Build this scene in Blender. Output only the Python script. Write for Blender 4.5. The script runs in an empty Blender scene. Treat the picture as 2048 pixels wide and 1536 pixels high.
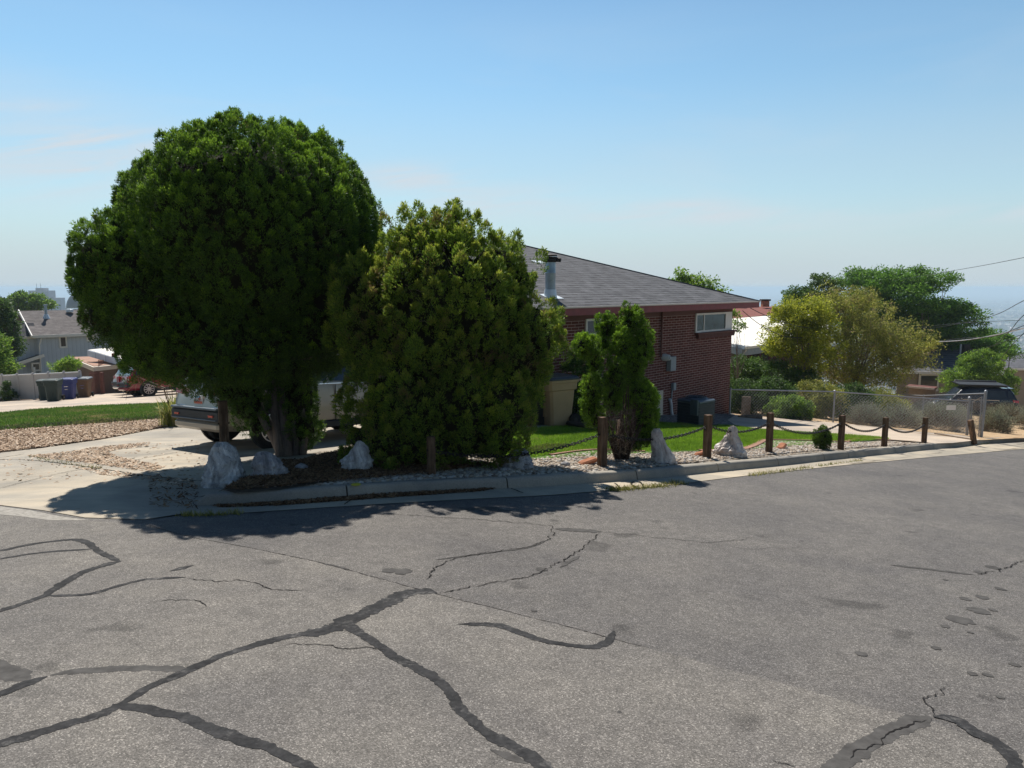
import bpy, bmesh, math, random
import numpy as np
from mathutils import Vector, Matrix, noise as mnoise
rad = math.radians
SC = bpy.context.scene
COL = SC.collection
rng = np.random.default_rng(7)
random.seed(7)

# ------------------------------------------------------------------ camera
FPX = 1479.0            # focal length in pixels of a 2048 wide frame
CAMZ = 1.65
PITCH = math.atan((768-575)/FPX)
cam_d = bpy.data.cameras.new('camera'); cam = bpy.data.objects.new('camera', cam_d); COL.objects.link(cam)
cam_d.sensor_width = 36; cam_d.lens = 36*FPX/2048
cam_d.clip_start = 0.05; cam_d.clip_end = 60000
cam.location = (0, 0, CAMZ); cam.rotation_euler = (rad(90)-PITCH, 0, 0)
SC.camera = cam
SC.render.resolution_x = 1024; SC.render.resolution_y = 768

# ------------------------------------------------------------------ light
SUN_AZ = -21.0           # degrees from the view direction, negative = left
SUN_EL = 53.0
wd = bpy.data.worlds.new('World'); SC.world = wd; wd.use_nodes = True
nt = wd.node_tree; nt.nodes.clear()
def wn(t, **k):
    n = nt.nodes.new(t)
    for a, b in k.items(): setattr(n, a, b)
    return n
out = wn('ShaderNodeOutputWorld'); bg = wn('ShaderNodeBackground'); bg.inputs[1].default_value = 0.098
sky = wn('ShaderNodeTexSky', sky_type='NISHITA', sun_disc=False)
sky.sun_elevation = rad(SUN_EL); sky.sun_rotation = rad(SUN_AZ)
sky.altitude = 1300; sky.air_density = 1.2; sky.dust_density = 0.4; sky.ozone_density = 2.6
tc = wn('ShaderNodeTexCoord'); mp = wn('ShaderNodeMapping'); mp.inputs['Scale'].default_value = (1.0, 1.0, 5.5)
nz = wn('ShaderNodeTexNoise'); nz.inputs['Scale'].default_value = 2.3; nz.inputs['Detail'].default_value = 7; nz.inputs['Roughness'].default_value = .55
nz.inputs['Distortion'].default_value = .4
mp.inputs['Location'].default_value = (3.1, 1.7, 0.4)
cr = wn('ShaderNodeValToRGB'); cr.color_ramp.elements[0].position = .50; cr.color_ramp.elements[1].position = .78
sep = wn('ShaderNodeSeparateXYZ')
band = wn('ShaderNodeValToRGB')   # clouds only low over the horizon
el = band.color_ramp.elements; el[0].position = 0.0; el[0].color = (.5,.5,.5,1); el[1].position = .36; el[1].color = (0,0,0,1)
e = el.new(.12); e.color = (1,1,1,1); e = el.new(.24); e.color = (.75,.75,.75,1)
mul = wn('ShaderNodeMath', operation='MULTIPLY'); mul2 = wn('ShaderNodeMath', operation='MULTIPLY'); mul2.inputs[1].default_value = .55
mix = wn('ShaderNodeMix', data_type='RGBA'); mix.inputs['B'].default_value = (5.2, 5.65, 6.1, 1)
L = nt.links.new
L(tc.outputs['Generated'], mp.inputs[0]); L(mp.outputs[0], nz.inputs['Vector']); L(nz.outputs[0], cr.inputs[0])
L(tc.outputs['Generated'], sep.inputs[0]); L(sep.outputs[2], band.inputs[0])
L(cr.outputs[0], mul.inputs[0]); L(band.outputs[0], mul.inputs[1]); L(mul.outputs[0], mul2.inputs[0])
tint = wn('ShaderNodeMix', data_type='RGBA', blend_type='MULTIPLY'); tint.inputs['Factor'].default_value = 1; tint.inputs['B'].default_value = (.86, 1.04, .98, 1)
L(sky.outputs[0], tint.inputs['A'])
zen = wn('ShaderNodeValToRGB'); ez = zen.color_ramp.elements; ez[0].position = .30; ez[0].color = (.93,.97,1,1); ez[1].position = .85; ez[1].color = (.36,.42,.55,1); e = ez.new(.55); e.color = (.62,.72,.86,1)  # unseen overhead sky dimmed to weaken the fill in shadows
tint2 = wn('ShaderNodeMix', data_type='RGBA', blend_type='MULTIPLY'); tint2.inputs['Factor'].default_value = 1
back = wn('ShaderNodeMapRange'); back.inputs['From Min'].default_value = -.6; back.inputs['From Max'].default_value = .35; back.inputs['To Min'].default_value = .58; back.inputs['To Max'].default_value = 1  # sky behind the camera dimmed on purpose, deepens the shade
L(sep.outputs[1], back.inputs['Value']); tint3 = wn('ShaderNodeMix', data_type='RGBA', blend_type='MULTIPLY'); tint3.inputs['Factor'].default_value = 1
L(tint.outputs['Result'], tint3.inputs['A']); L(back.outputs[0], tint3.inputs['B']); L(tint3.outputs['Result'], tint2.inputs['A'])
low = wn('ShaderNodeValToRGB'); low.color_ramp.interpolation = 'EASE'   # pale summer haze towards the horizon
e2 = low.color_ramp.elements; e2[0].position = 0; e2[0].color = (.97,.97,.97,1); e2[1].position = .48; e2[1].color = (0,0,0,1); e = e2.new(.13); e.color = (.50,.50,.50,1); e = e2.new(.27); e.color = (.12,.12,.12,1)
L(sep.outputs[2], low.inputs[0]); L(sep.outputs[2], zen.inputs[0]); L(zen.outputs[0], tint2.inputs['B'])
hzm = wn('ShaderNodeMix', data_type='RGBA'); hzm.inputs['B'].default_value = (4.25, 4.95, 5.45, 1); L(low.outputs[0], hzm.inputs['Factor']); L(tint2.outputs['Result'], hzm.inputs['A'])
# a few thin cirrus streaks: (u, v, half width, half height, strength) with u = x/y and v = z/y of the view direction
def wm(op, a, b=0.0):
    q = wn('ShaderNodeMath', operation=op)
    for i, v in enumerate((a, b)):
        if hasattr(v, 'links'): L(v, q.inputs[i])
        else: q.inputs[i].default_value = v
    return q.outputs[0]
yy = wm('MAXIMUM', sep.outputs[1], .05); uu = wm('DIVIDE', sep.outputs[0], yy); vv = wm('DIVIDE', sep.outputs[2], yy)
cmb = wn('ShaderNodeCombineXYZ'); L(wm('MULTIPLY', uu, 3.0), cmb.inputs[0]); L(wm('MULTIPLY', wm('SUBTRACT', vv, wm('MULTIPLY', uu, .10)), 22.0), cmb.inputs[1])
n2 = wn('ShaderNodeTexNoise'); n2.inputs['Scale'].default_value = 1.6; n2.inputs['Detail'].default_value = 8; n2.inputs['Roughness'].default_value = .62; n2.inputs['Distortion'].default_value = .7; L(cmb.outputs[0], n2.inputs['Vector'])
n2r = wn('ShaderNodeValToRGB'); n2r.color_ramp.elements[0].position = .34; n2r.color_ramp.elements[1].position = .66; L(n2.outputs[0], n2r.inputs[0])
tot = None
for u0, v0, a_, b_, st in ((-.62, .165, .13, .045, 1.0), (-.64, .235, .06, .008, .7), (-.52, .185, .10, .02, .6), (-.13, .145, .085, .016, .9), (-.02, .11, .12, .025, .6), (.215, .10, .13, .013, .9), (.66, .10, .10, .012, .8), (.35, .085, .2, .02, .4)):
    q = wm('ADD', wm('POWER', wm('DIVIDE', wm('SUBTRACT', uu, u0), a_), 2.0), wm('POWER', wm('DIVIDE', wm('SUBTRACT', vv, v0), b_), 2.0))
    g_ = wm('MULTIPLY', wm('EXPONENT', wm('MULTIPLY', q, -1.0)), st); tot = g_ if tot is None else wm('ADD', tot, g_)
wis = wm('MULTIPLY', wm('MULTIPLY', tot, n2r.outputs[0]), 1.1); cl_ = wm('MINIMUM', wm('ADD', wm('MULTIPLY', mul2.outputs[0], .5), wis), .85)
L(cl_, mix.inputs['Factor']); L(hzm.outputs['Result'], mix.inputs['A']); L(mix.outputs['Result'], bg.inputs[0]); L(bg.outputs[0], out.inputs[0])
sl = bpy.data.lights.new('sun', 'SUN'); sl.energy = 5.0; sl.angle = rad(.55); sl.color = (1, .95, .87)
so = bpy.data.objects.new('sun', sl); COL.objects.link(so)
sd = Vector((math.sin(rad(SUN_AZ))*math.cos(rad(SUN_EL)), math.cos(rad(SUN_AZ))*math.cos(rad(SUN_EL)), math.sin(rad(SUN_EL))))
so.rotation_euler = sd.to_track_quat('Z', 'Y').to_euler(); so.location = (0, 0, 30)
SC.view_settings.view_transform = 'Standard'; SC.view_settings.look = 'None'
SC.view_settings.exposure = 0.38; SC.view_settings.gamma = 1.0
SC.cycles.max_bounces = 6; SC.cycles.diffuse_bounces = 3; SC.cycles.glossy_bounces = 3; SC.cycles.transmission_bounces = 4
SC.cycles.volume_bounces = 1; SC.cycles.transparent_max_bounces = 8

# ------------------------------------------------------------------ pixel <-> world
cp, sp_ = math.cos(PITCH), math.sin(PITCH)
def ray(px, py):
    x = (px-1024)/FPX; u = -(py-768)/FPX
    return Vector((x, cp + u*sp_, -sp_ + u*cp))
def G(x, y):
    t = (x-1)/2
    s = 2*(math.log1p(math.exp(t)) if t < 30 else t)
    z = -0.087*y - 0.085*s
    q = (-x-6)/1.5; z -= .046*1.5*(math.log1p(math.exp(q)) if q < 30 else q)*(1 if x > -60 else 60/-x)
    d = math.hypot(x, y) if y > 0 else abs(x)
    if d > 75: z -= (d-75)*0.10
    if z < -120:
        z = -150 + 30*math.exp((z+120)/30)
    return z
def at(px, py, dz=0.0, h=None):
    """world point where the pixel's ray meets the ground (raised by dz)"""
    d = ray(px, py); h = h or G
    t0, t = 0.5, 0.5
    f = lambda t: CAMZ + d.z*t - (h(d.x*t, d.y*t)+dz)
    while t < 3000 and f(t) > 0:
        t0 = t; t *= 1.03
    for _ in range(30):
        m = (t0+t)/2
        if f(m) > 0: t0 = m
        else: t = m
    return Vector((d.x*t, d.y*t, CAMZ+d.z*t))
def atY(px, py, Y):
    d = ray(px, py); t = Y/d.y
    return Vector((d.x*t, Y, CAMZ+d.z*t))
def m_px(Y): return Y/FPX      # metres per pixel at distance Y
# the planted bed is raised level with the top of the kerb
_e0, _e1 = at(398, 990), at(700, 893)
_ed = (_e1-_e0).xy.normalized(); _en = Vector((_ed.y, -_ed.x))
def BED(x, y):
    s = (Vector((x, y))-_e0.xy).dot(_en)
    r = min(1, max(0, s/.5)); r = r*r*(3-2*r)
    return G(x, y) + .11*r

# ------------------------------------------------------------------ mesh helpers
def link(name, me, mats, parent=None, world=True, smooth=False):
    o = bpy.data.objects.new(name, me); COL.objects.link(o)
    if not isinstance(mats, (list, tuple)): mats = [mats]
    for m in mats: me.materials.append(m)
    if parent is not None:
        if world: me.transform(WM(parent).inverted())
        o.parent = parent
    if smooth:
        me.polygons.foreach_set('use_smooth', [True]*len(me.polygons))
        if smooth is not True: me.set_sharp_from_angle(angle=rad(smooth))
    return o
def WM(o):
    m = Matrix.LocRotScale(o.location, o.rotation_euler, o.scale)
    return WM(o.parent) @ m if o.parent else m
def tag(o, label=None, cat=None, group=None, kind=None):
    if label: o['label'] = label
    if cat: o['category'] = cat
    if group: o['group'] = group
    if kind: o['kind'] = kind
    return o
def thing(name, loc, label, cat, group=None, rz=0):
    o = bpy.data.objects.new(name, None); COL.objects.link(o); o.empty_display_size = .2
    o.location = loc; o.rotation_euler = (0, 0, rz)
    return tag(o, label, cat, group)
class MB:
    def __init__(s): s.v = []; s.f = []; s.m = []
    def add(s, vs, fs, mi=0):
        b = len(s.v); s.v += [tuple(p) for p in vs]
        s.f += [tuple(i+b for i in f) for f in fs]; s.m += [mi]*len(fs); return s
    def box(s, c, d, M=None, mi=0):
        x, y, z = d[0]/2, d[1]/2, d[2]/2
        P = [Vector((c[0]+a*x, c[1]+b*y, c[2]+e*z)) for e in (-1, 1) for b in (-1, 1) for a in (-1, 1)]
        if M: P = [M @ p for p in P]
        return s.add(P, [(0,2,3,1), (4,5,7,6), (0,1,5,4), (2,6,7,3), (0,4,6,2), (1,3,7,5)], mi)
    def bbox(s, c, d, b=.01, M=None, mi=0):
        """box with chamfered vertical and horizontal edges"""
        x, y, z = d[0]/2, d[1]/2, d[2]/2
        rings = []
        for zz, k in ((-z, b), (-z+b, 0), (z-b, 0), (z, b)):
            X, Y = x-k, y-k
            rings.append([(X-b, -Y), (X, -Y+b), (X, Y-b), (X-b, Y), (-X+b, Y), (-X, Y-b), (-X, -Y+b), (-X+b, -Y)] and
                         [(px, py, zz) for px, py in ((X-b, -Y), (X, -Y+b), (X, Y-b), (X-b, Y), (-X+b, Y), (-X, Y-b), (-X, -Y+b), (-X+b, -Y))])
        P = [Vector((c[0]+p[0], c[1]+p[1], c[2]+p[2])) for r in rings for p in r]
        if M: P = [M @ p for p in P]
        F = [tuple(range(7, -1, -1)), tuple(range(24, 32))]
        for k in range(3):
            for i in range(8): j = (i+1) % 8; F.append((k*8+i, k*8+j, k*8+8+j, k*8+8+i))
        return s.add(P, F, mi)
    def tube(s, pts, r, n=8, cap=True, mi=0):
        pts = [Vector(p) for p in pts]; k = len(pts)
        rr = r if isinstance(r, (list, tuple)) else [r]*k
        P = []; ref = None
        for i, p in enumerate(pts):
            t = (pts[min(i+1, k-1)]-pts[max(i-1, 0)]).normalized()
            if ref is None: ref = Vector((0, 0, 1)) if abs(t.z) < .9 else Vector((1, 0, 0))
            a = t.cross(ref).normalized(); b = a.cross(t); ref = b
            for j in range(n):
                w = 2*math.pi*j/n; P.append(p + (a*math.cos(w)+b*math.sin(w))*rr[i])
        F = [(i*n+j, i*n+(j+1) % n, (i+1)*n+(j+1) % n, (i+1)*n+j) for i in range(k-1) for j in range(n)]
        if cap: F += [tuple(range(n-1, -1, -1)), tuple(range((k-1)*n, k*n))]
        return s.add(P, F, mi)
    def lathe(s, c, prof, n=20, M=None, mi=0):
        P = []
        for r, z in prof:
            for j in range(n):
                w = 2*math.pi*j/n; P.append(Vector((r*math.cos(w), r*math.sin(w), z)))
        P = [(M @ p if M else p)+Vector(c) for p in P]
        k = len(prof)
        F = [(i*n+j, i*n+(j+1) % n, (i+1)*n+(j+1) % n, (i+1)*n+j) for i in range(k-1) for j in range(n)]
        F += [tuple(range(n-1, -1, -1)), tuple(range((k-1)*n, k*n))]
        return s.add(P, F, mi)
    def prism(s, poly, z0, z1, M=None, mi=0):
        n = len(poly)
        P = [Vector((x, y, z0)) for x, y in poly]+[Vector((x, y, z1)) for x, y in poly]
        if M: P = [M @ p for p in P]
        F = [tuple(range(n-1, -1, -1)), tuple(range(n, 2*n))]+[(i, (i+1) % n, n+(i+1) % n, n+i) for i in range(n)]
        return s.add(P, F, mi)
    def quad(s, a, b, c, d, mi=0): return s.add([a, b, c, d], [(0, 1, 2, 3)], mi)
    def build(s, name, mats, parent=None, world=True, smooth=False):
        me = bpy.data.meshes.new(name); me.from_pydata([tuple(p) for p in s.v], [], s.f); me.update()
        o = link(name, me, mats, parent, world, smooth)
        if any(s.m): me.polygons.foreach_set('material_index', s.m)
        return o
def np_mesh(name, V, k, mats, parent=None, mi=None, world=True, smooth=False, faces=None):
    """V (n,3) vertices in consecutive faces of k vertices each, or explicit faces (m,k)"""
    me = bpy.data.meshes.new(name); V = np.asarray(V, dtype=np.float32)
    if faces is None: faces = np.arange(len(V), dtype=np.int32).reshape(-1, k)
    faces = np.asarray(faces, dtype=np.int32); m = len(faces)
    me.vertices.add(len(V)); me.vertices.foreach_set('co', V.ravel())
    me.loops.add(m*k); me.loops.foreach_set('vertex_index', faces.ravel())
    me.polygons.add(m); me.polygons.foreach_set('loop_start', np.arange(0, m*k, k, dtype=np.int32))
    me.polygons.foreach_set('loop_total', np.full(m, k, dtype=np.int32))
    if mi is not None: me.polygons.foreach_set('material_index', np.asarray(mi, dtype=np.int32))
    me.update(calc_edges=True)
    return link(name, me, mats, parent, world, smooth)
def copy_tree(o, parent=None):
    c = o.copy(); COL.objects.link(c); c.parent = parent
    for ch in [x for x in bpy.data.objects if x.parent == o]: copy_tree(ch, c)
    return c
def sheet(name, pts, mat, dz=0.0, h=None, step=.8, parent=None, px=True, noise=0):
    """a draped sheet over the polygon given in pixels (or x,y)"""
    h = h or G
    P = [at(a, b, 0, h).xy for a, b in pts] if px else [Vector(p) for p in pts]
    bm = bmesh.new(); vs = [bm.verts.new((p.x, p.y, 0)) for p in P]
    f = bm.faces.new(vs); bmesh.ops.triangulate(bm, faces=[f], ngon_method='EAR_CLIP')
    xs = [p.x for p in P]; ys = [p.y for p in P]
    for ax, lo, hi in ((0, min(xs), max(xs)), (1, min(ys), max(ys))):
        c = math.floor(lo/step)*step+step
        while c < hi:
            co = (c, 0, 0) if ax == 0 else (0, c, 0); no = (1, 0, 0) if ax == 0 else (0, 1, 0)
            bmesh.ops.bisect_plane(bm, geom=bm.verts[:]+bm.edges[:]+bm.faces[:], plane_co=co, plane_no=no, dist=1e-5)
            c += step
    for v in bm.verts:
        v.co.z = h(v.co.x, v.co.y)+dz+(noise*mnoise.noise(Vector((v.co.x*1.3, v.co.y*1.3, 3))) if noise else 0)
    bmesh.ops.recalc_face_normals(bm, faces=bm.faces)
    for f in bm.faces:
        if f.normal.z < 0: f.normal_flip()
    me = bpy.data.meshes.new(name); bm.to_mesh(me); bm.free()
    return link(name, me, mat, parent, smooth=True)
def in_poly(P, poly):
    x, y = P[:, 0], P[:, 1]; r = np.zeros(len(P), bool); n = len(poly)
    for i in range(n):
        x0, y0 = poly[i]; x1, y1 = poly[(i+1) % n]
        c = ((y0 > y) != (y1 > y)); xi = (x1-x0)*(y-y0)/((y1-y0) or 1e-9)+x0
        r ^= c & (x < xi)
    return r
def scatter_poly(pts, n, h=None):
    P = [tuple(at(a, b, 0, h).xy) for a, b in pts]
    xs = [p[0] for p in P]; ys = [p[1] for p in P]; out = np.zeros((0, 2))
    while len(out) < n:
        q = np.column_stack([rng.uniform(min(xs), max(xs), n*3), rng.uniform(min(ys), max(ys), n*3)])
        out = np.vstack([out, q[in_poly(q, P)]])
    return out[:n]

# ------------------------------------------------------------------ materials
class NM:
    def __init__(s, name):
        s.m = bpy.data.materials.new(name); s.m.use_nodes = True; s.t = s.m.node_tree
        s.b = s.t.nodes['Principled BSDF']; s.out = s.t.nodes['Material Output']
    def n(s, t, **k):
        q = s.t.nodes.new(t)
        for a, b in k.items():
            if a in q.inputs.keys() if False else False: pass
            setattr(q, a, b)
        return q
    def l(s, a, b): s.t.links.new(a, b)
    def coord(s, kind='Object', scale=(1, 1, 1)):
        c = s.n('ShaderNodeTexCoord'); m = s.n('ShaderNodeMapping'); m.inputs['Scale'].default_value = scale
        s.l(c.outputs[kind], m.inputs[0]); return m.outputs[0]
    def noise(s, v, scale, detail=4, rough=.55, dist=0):
        q = s.n('ShaderNodeTexNoise'); q.inputs['Scale'].default_value = scale; q.inputs['Detail'].default_value = detail
        q.inputs['Roughness'].default_value = rough; q.inputs['Distortion'].default_value = dist
        s.l(v, q.inputs['Vector']); return q.outputs[0]
    def vor(s, v, scale, out='Distance', feature='F1'):
        q = s.n('ShaderNodeTexVoronoi', feature=feature); q.inputs['Scale'].default_value = scale; s.l(v, q.inputs['Vector']); return q.outputs[out]
    def ramp(s, f, stops, interp='LINEAR'):
        r = s.n('ShaderNodeValToRGB'); r.color_ramp.interpolation = interp; e = r.color_ramp.elements
        while len(e) < len(stops): e.new(.5)
        for i, (p, c) in enumerate(stops):
            e[i].position = p; c = (c, c, c) if not isinstance(c, (tuple, list)) else c; e[i].color = (*c[:3], 1)
        s.l(f, r.inputs[0]); return r.outputs[0]
    def mix(s, f, a, b, mode='MIX'):
        q = s.n('ShaderNodeMix', data_type='RGBA', blend_type=mode)
        for val, inp in ((f, 'Factor'), (a, 'A'), (b, 'B')):
            if hasattr(val, 'is_linked') or hasattr(val, 'links'): s.l(val, q.inputs[inp])
            elif isinstance(val, (int, float)): q.inputs[inp].default_value = val if inp == 'Factor' else (val, val, val, 1)
            else: q.inputs[inp].default_value = (*val[:3], 1)
        return q.outputs['Result']
    def math(s, op, a, b=0.0):
        q = s.n('ShaderNodeMath', operation=op)
        for i, v in enumerate((a, b)):
            if hasattr(v, 'links'): s.l(v, q.inputs[i])
            else: q.inputs[i].default_value = v
        return q.outputs[0]
    def col(s, c):
        if hasattr(c, 'links'): s.l(c, s.b.inputs['Base Color'])
        else: s.b.inputs['Base Color'].default_value = (*c[:3], 1)
        return s
    def bump(s, hgt, strength=.3, dist=.01):
        q = s.n('ShaderNodeBump'); q.inputs['Strength'].default_value = strength; q.inputs['Distance'].default_value = dist
        s.l(hgt, q.inputs['Height']); s.l(q.outputs[0], s.b.inputs['Normal']); return s
    def set(s, rough=.8, spec=.3, metal=0, coat=0):
        s.b.inputs['Roughness'].default_value = rough; s.b.inputs['Specular IOR Level'].default_value = spec
        s.b.inputs['Metallic'].default_value = metal; s.b.inputs['Coat Weight'].default_value = coat
        return s
def plain(name, c, rough=.6, spec=.4, metal=0, var=.15, scale=6, coat=0, bump=.1, bd=.003):
    k = NM(name); v = k.coord(); f = k.noise(v, scale, 5, .6)
    d = tuple(x*(1-var) for x in c); e = tuple(min(1, x*(1+var)) for x in c)
    k.col(k.ramp(f, [(.3, d), (.7, e)])).set(rough, spec, metal, coat)
    if bump: k.bump(k.noise(v, scale*12, 4), bump, bd)
    return k.m

def asphalt(name, dark, light, tint=1.0):
    k = NM(name); v = k.coord()
    f1 = k.noise(v, 210, 3, .7); f2 = k.vor(v, 165, 'Color'); f3 = k.noise(v, .9, 6, .6, .3); f4 = k.noise(v, 9, 5, .65)
    a = k.ramp(f1, [(.36, dark), (.62, light)])
    g = k.n('ShaderNodeSeparateColor'); k.l(f2, g.inputs[0])
    chip = k.ramp(g.outputs[0], [(.0, .48), (.45, .84), (.74, 1.06), (.9, 1.45), (1, 2.3)])
    a = k.mix(.85, a, chip, 'MULTIPLY')
    a = k.mix(1, a, k.ramp(f3, [(.3, (.80, .79, .80)), (.7, (1.18, 1.15, 1.10))]), 'MULTIPLY')
    a = k.mix(1, a, k.ramp(f4, [(.3, .84), (.7, 1.16)]), 'MULTIPLY')
    # long faint wheel-worn bands and oil spots
    sp = k.noise(v, 2.2, 2, .4); a = k.mix(1, a, k.ramp(sp, [(.26, .62), (.31, 1.0)]), 'MULTIPLY')
    k.col(a).set(.85, .25); k.bump(k.math('ADD', k.vor(v, 165), k.math('MULTIPLY', f1, .6)), .7, .004)
    return k.m
def concrete(name, c=(.43, .37, .285), var=.12, grit=.5):
    k = NM(name); v = k.coord()
    f = k.noise(v, .8, 7, .62, .5); g = k.noise(v, 60, 3, .7); s = k.noise(k.coord('Object', (.5, 3, 1)), 1.2, 5, .6, .4)
    a = k.ramp(f, [(.25, tuple(x*(1-var*1.6) for x in c)), (.5, c), (.75, tuple(x*(1+var) for x in c))])
    a = k.mix(1, a, k.ramp(g, [(.3, 1-.16*grit), (.7, 1+.12*grit)]), 'MULTIPLY')
    a = k.mix(1, a, k.ramp(s, [(.3, (.82, .85, .9)), (.6, 1.03)]), 'MULTIPLY'); a = k.mix(1, a, k.ramp(k.noise(v, .35, 4, .6, .8), [(.42, (.74, .77, .82)), (.56, 1.0)]), 'MULTIPLY'); a = k.mix(1, a, k.ramp(k.noise(v, 7, 5, .75), [(.28, .72), (.36, 1.0)]), 'MULTIPLY')
    k.col(a).set(.88, .2); k.bump(g, .3, .004); return k.m
def foliage(name, cs, transl=.3, rough=.55, brown=None, bscale=1.6, bamt=.62, spec=.25):
    """cs: three colours dark, mid, light, picked per leaf; brown: a dead colour in clumps"""
    k = NM(name); g = k.n('ShaderNodeNewGeometry'); r = g.outputs['Random Per Island']; v = k.coord()
    a = k.ramp(r, [(0, cs[0]), (.5, cs[1]), (1, cs[2])])
    cl = k.noise(v, 1.1, 3, .6); a = k.mix(1, a, k.ramp(cl, [(.3, (.72, .74, .8)), (.7, (1.3, 1.25, 1.0))]), 'MULTIPLY')
    if brown:
        f = k.noise(v, bscale, 5, .7); ff = k.math('ADD', f, k.math('MULTIPLY', k.math('SUBTRACT', r, .5), .18))
        a = k.mix(k.ramp(ff, [(bamt, 0), (bamt+.07, 1)]), a, brown)
    k.col(a).set(rough, spec)
    if transl:
        t = k.n('ShaderNodeBsdfTranslucent'); k.l(a, t.inputs[0]); ms = k.n('ShaderNodeMixShader'); ms.inputs[0].default_value = transl
        k.l(k.b.outputs[0], ms.inputs[1]); k.l(t.outputs[0], ms.inputs[2]); k.l(ms.outputs[0], k.out.inputs[0])
    return k.m
def bark(name, c=(.16, .12, .10)):
    k = NM(name); v = k.coord('Object', (9, 9, 1.2)); f = k.noise(v, 3, 6, .7, .6)
    k.col(k.ramp(f, [(.3, tuple(x*.5 for x in c)), (.7, tuple(x*1.5 for x in c))])).set(.9, .15); k.bump(f, .9, .02); return k.m
def paint(name, c, rough=.3, metal=0.0, coat=.6):
    k = NM(name); v = k.coord(); f = k.noise(v, 3, 5, .6)
    k.col(k.ramp(f, [(.3, tuple(x*.9 for x in c)), (.7, tuple(min(1, x*1.05) for x in c))])).set(rough, .5, metal, coat); return k.m
def glass_dark(name, c=(.02, .025, .03), rough=.06):
    k = NM(name); f = k.noise(k.coord(), 2, 3); k.col(k.ramp(f, [(.3, c), (.7, tuple(x*1.8 for x in c))])).set(rough, .7, 0); return k.m

M = {}
M['asphalt_old'] = asphalt('asphalt_old', (.090, .084, .079), (.166, .157, .148))
M['asphalt_new'] = asphalt('asphalt_new', (.116, .108, .099), (.192, .180, .165))
k = NM('tar'); v = k.coord(); f = k.noise(v, 30, 4, .7); f2 = k.noise(v, 5, 4, .6)
a = k.ramp(f, [(.3, (.020, .020, .021)), (.7, (.046, .045, .045))]); a = k.mix(k.ramp(k.noise(v, 11, 6, .75), [(.54, 0), (.66, .8)]), a, (.11, .105, .10)); a = k.mix(1, a, k.ramp(f2, [(.35, .8), (.7, 1.4)]), 'MULTIPLY')
k.col(a).set(.92, .12); k.bump(f, .4, .004); M['tar'] = k.m
M['tar_thin'] = plain('tar_worn', (.078, .074, .070), .92, .1, var=.3, scale=14)
M['crack'] = plain('crack_dark', (.022, .02, .019), .95, .1, var=.4, scale=20)
M['scrape'] = plain('scraped_paving', (.30, .28, .25), .9, .1, var=.3, scale=25)
M['concrete'] = concrete('driveway_concrete', (.43, .37, .285), .16)
M['concrete_path'] = concrete('walkway_concrete', (.52, .42, .32), .08)
M['kerb'] = concrete('kerb_concrete', (.36, .32, .26), .14, 1.2)
M['gutter'] = concrete('gutter_concrete', (.46, .39, .29), .12, .8)
k = NM('soil'); v = k.coord(); f = k.noise(v, 14, 6, .7)
k.col(k.ramp(f, [(.3, (.05, .035, .024)), (.7, (.15, .11, .078))])).set(.95, .1); k.bump(f, .8, .03); M['soil'] = k.m
k = NM('gravel_bed'); v = k.coord(); vc = k.vor(v, 26, 'Color'); g = k.n('ShaderNodeSeparateColor'); k.l(vc, g.inputs[0]); vd = k.vor(v, 26)
a = k.ramp(g.outputs[1], [(0, (.16, .125, .09)), (.4, (.32, .26, .2)), (.75, (.42, .36, .28)), (1, (.5, .47, .42))])
a = k.mix(1, a, k.ramp(vd, [(.3, 1.0), (.75, .3)]), 'MULTIPLY'); k.col(a).set(.9, .15); k.bump(vd, -1.0, .03); M['gravel_bed'] = k.m
k = NM('grey_gravel'); v = k.coord(); vc = k.vor(v, 22, 'Color'); g = k.n('ShaderNodeSeparateColor'); k.l(vc, g.inputs[0]); vd = k.vor(v, 22)
a = k.ramp(g.outputs[1], [(0, (.10, .095, .09)), (.5, (.22, .21, .2)), (1, (.36, .34, .32))])
a = k.mix(1, a, k.ramp(vd, [(.3, 1.0), (.75, .35)]), 'MULTIPLY'); k.col(a).set(.9, .15); k.bump(vd, -1.0, .03); M['grey_gravel'] = k.m
k = NM('pebble'); g = k.n('ShaderNodeNewGeometry'); v = k.coord()
a = k.ramp(g.outputs['Random Per Island'], [(0, (.18, .13, .095)), (.25, (.32, .25, .185)), (.6, (.43, .36, .28)), (.85, (.52, .48, .42)), (1, (.27, .25, .24))])
k.col(a).set(.75, .3); M['pebble'] = k.m
k = NM('wood_chip'); g = k.n('ShaderNodeNewGeometry')
a = k.ramp(g.outputs['Random Per Island'], [(0, (.16, .10, .065)), (.35, (.36, .25, .165)), (.7, (.52, .38, .26)), (1, (.66, .55, .43))])
k.col(a).set(.85, .2); M['chip'] = k.m
k = NM('needle_litter'); g = k.n('ShaderNodeNewGeometry')
a = k.ramp(g.outputs['Random Per Island'], [(0, (.06, .032, .018)), (.5, (.17, .09, .045)), (1, (.30, .19, .10))])
k.col(a).set(.9, .1); M['litter'] = k.m
def lawn_mat(name, a0, a1, dry):
    k = NM(name); v = k.coord(); f = k.noise(v, 35, 5, .7); p = k.noise(v, .7, 4, .6, .3)
    a = k.ramp(f, [(.3, a0), (.7, a1)]); a = k.mix(k.ramp(p, [(.62, 0), (.74, .8)]), a, dry); k.col(a).set(.9, .15); k.bump(f, .8, .03); return k.m
M['lawn'] = lawn_mat('lawn_base', (.05, .10, .018), (.12, .21, .035), (.28, .22, .09))
M['lawn_left'] = lawn_mat('lawn_base_neighbour', (.035, .075, .02), (.09, .16, .035), (.24, .19, .08))
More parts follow.
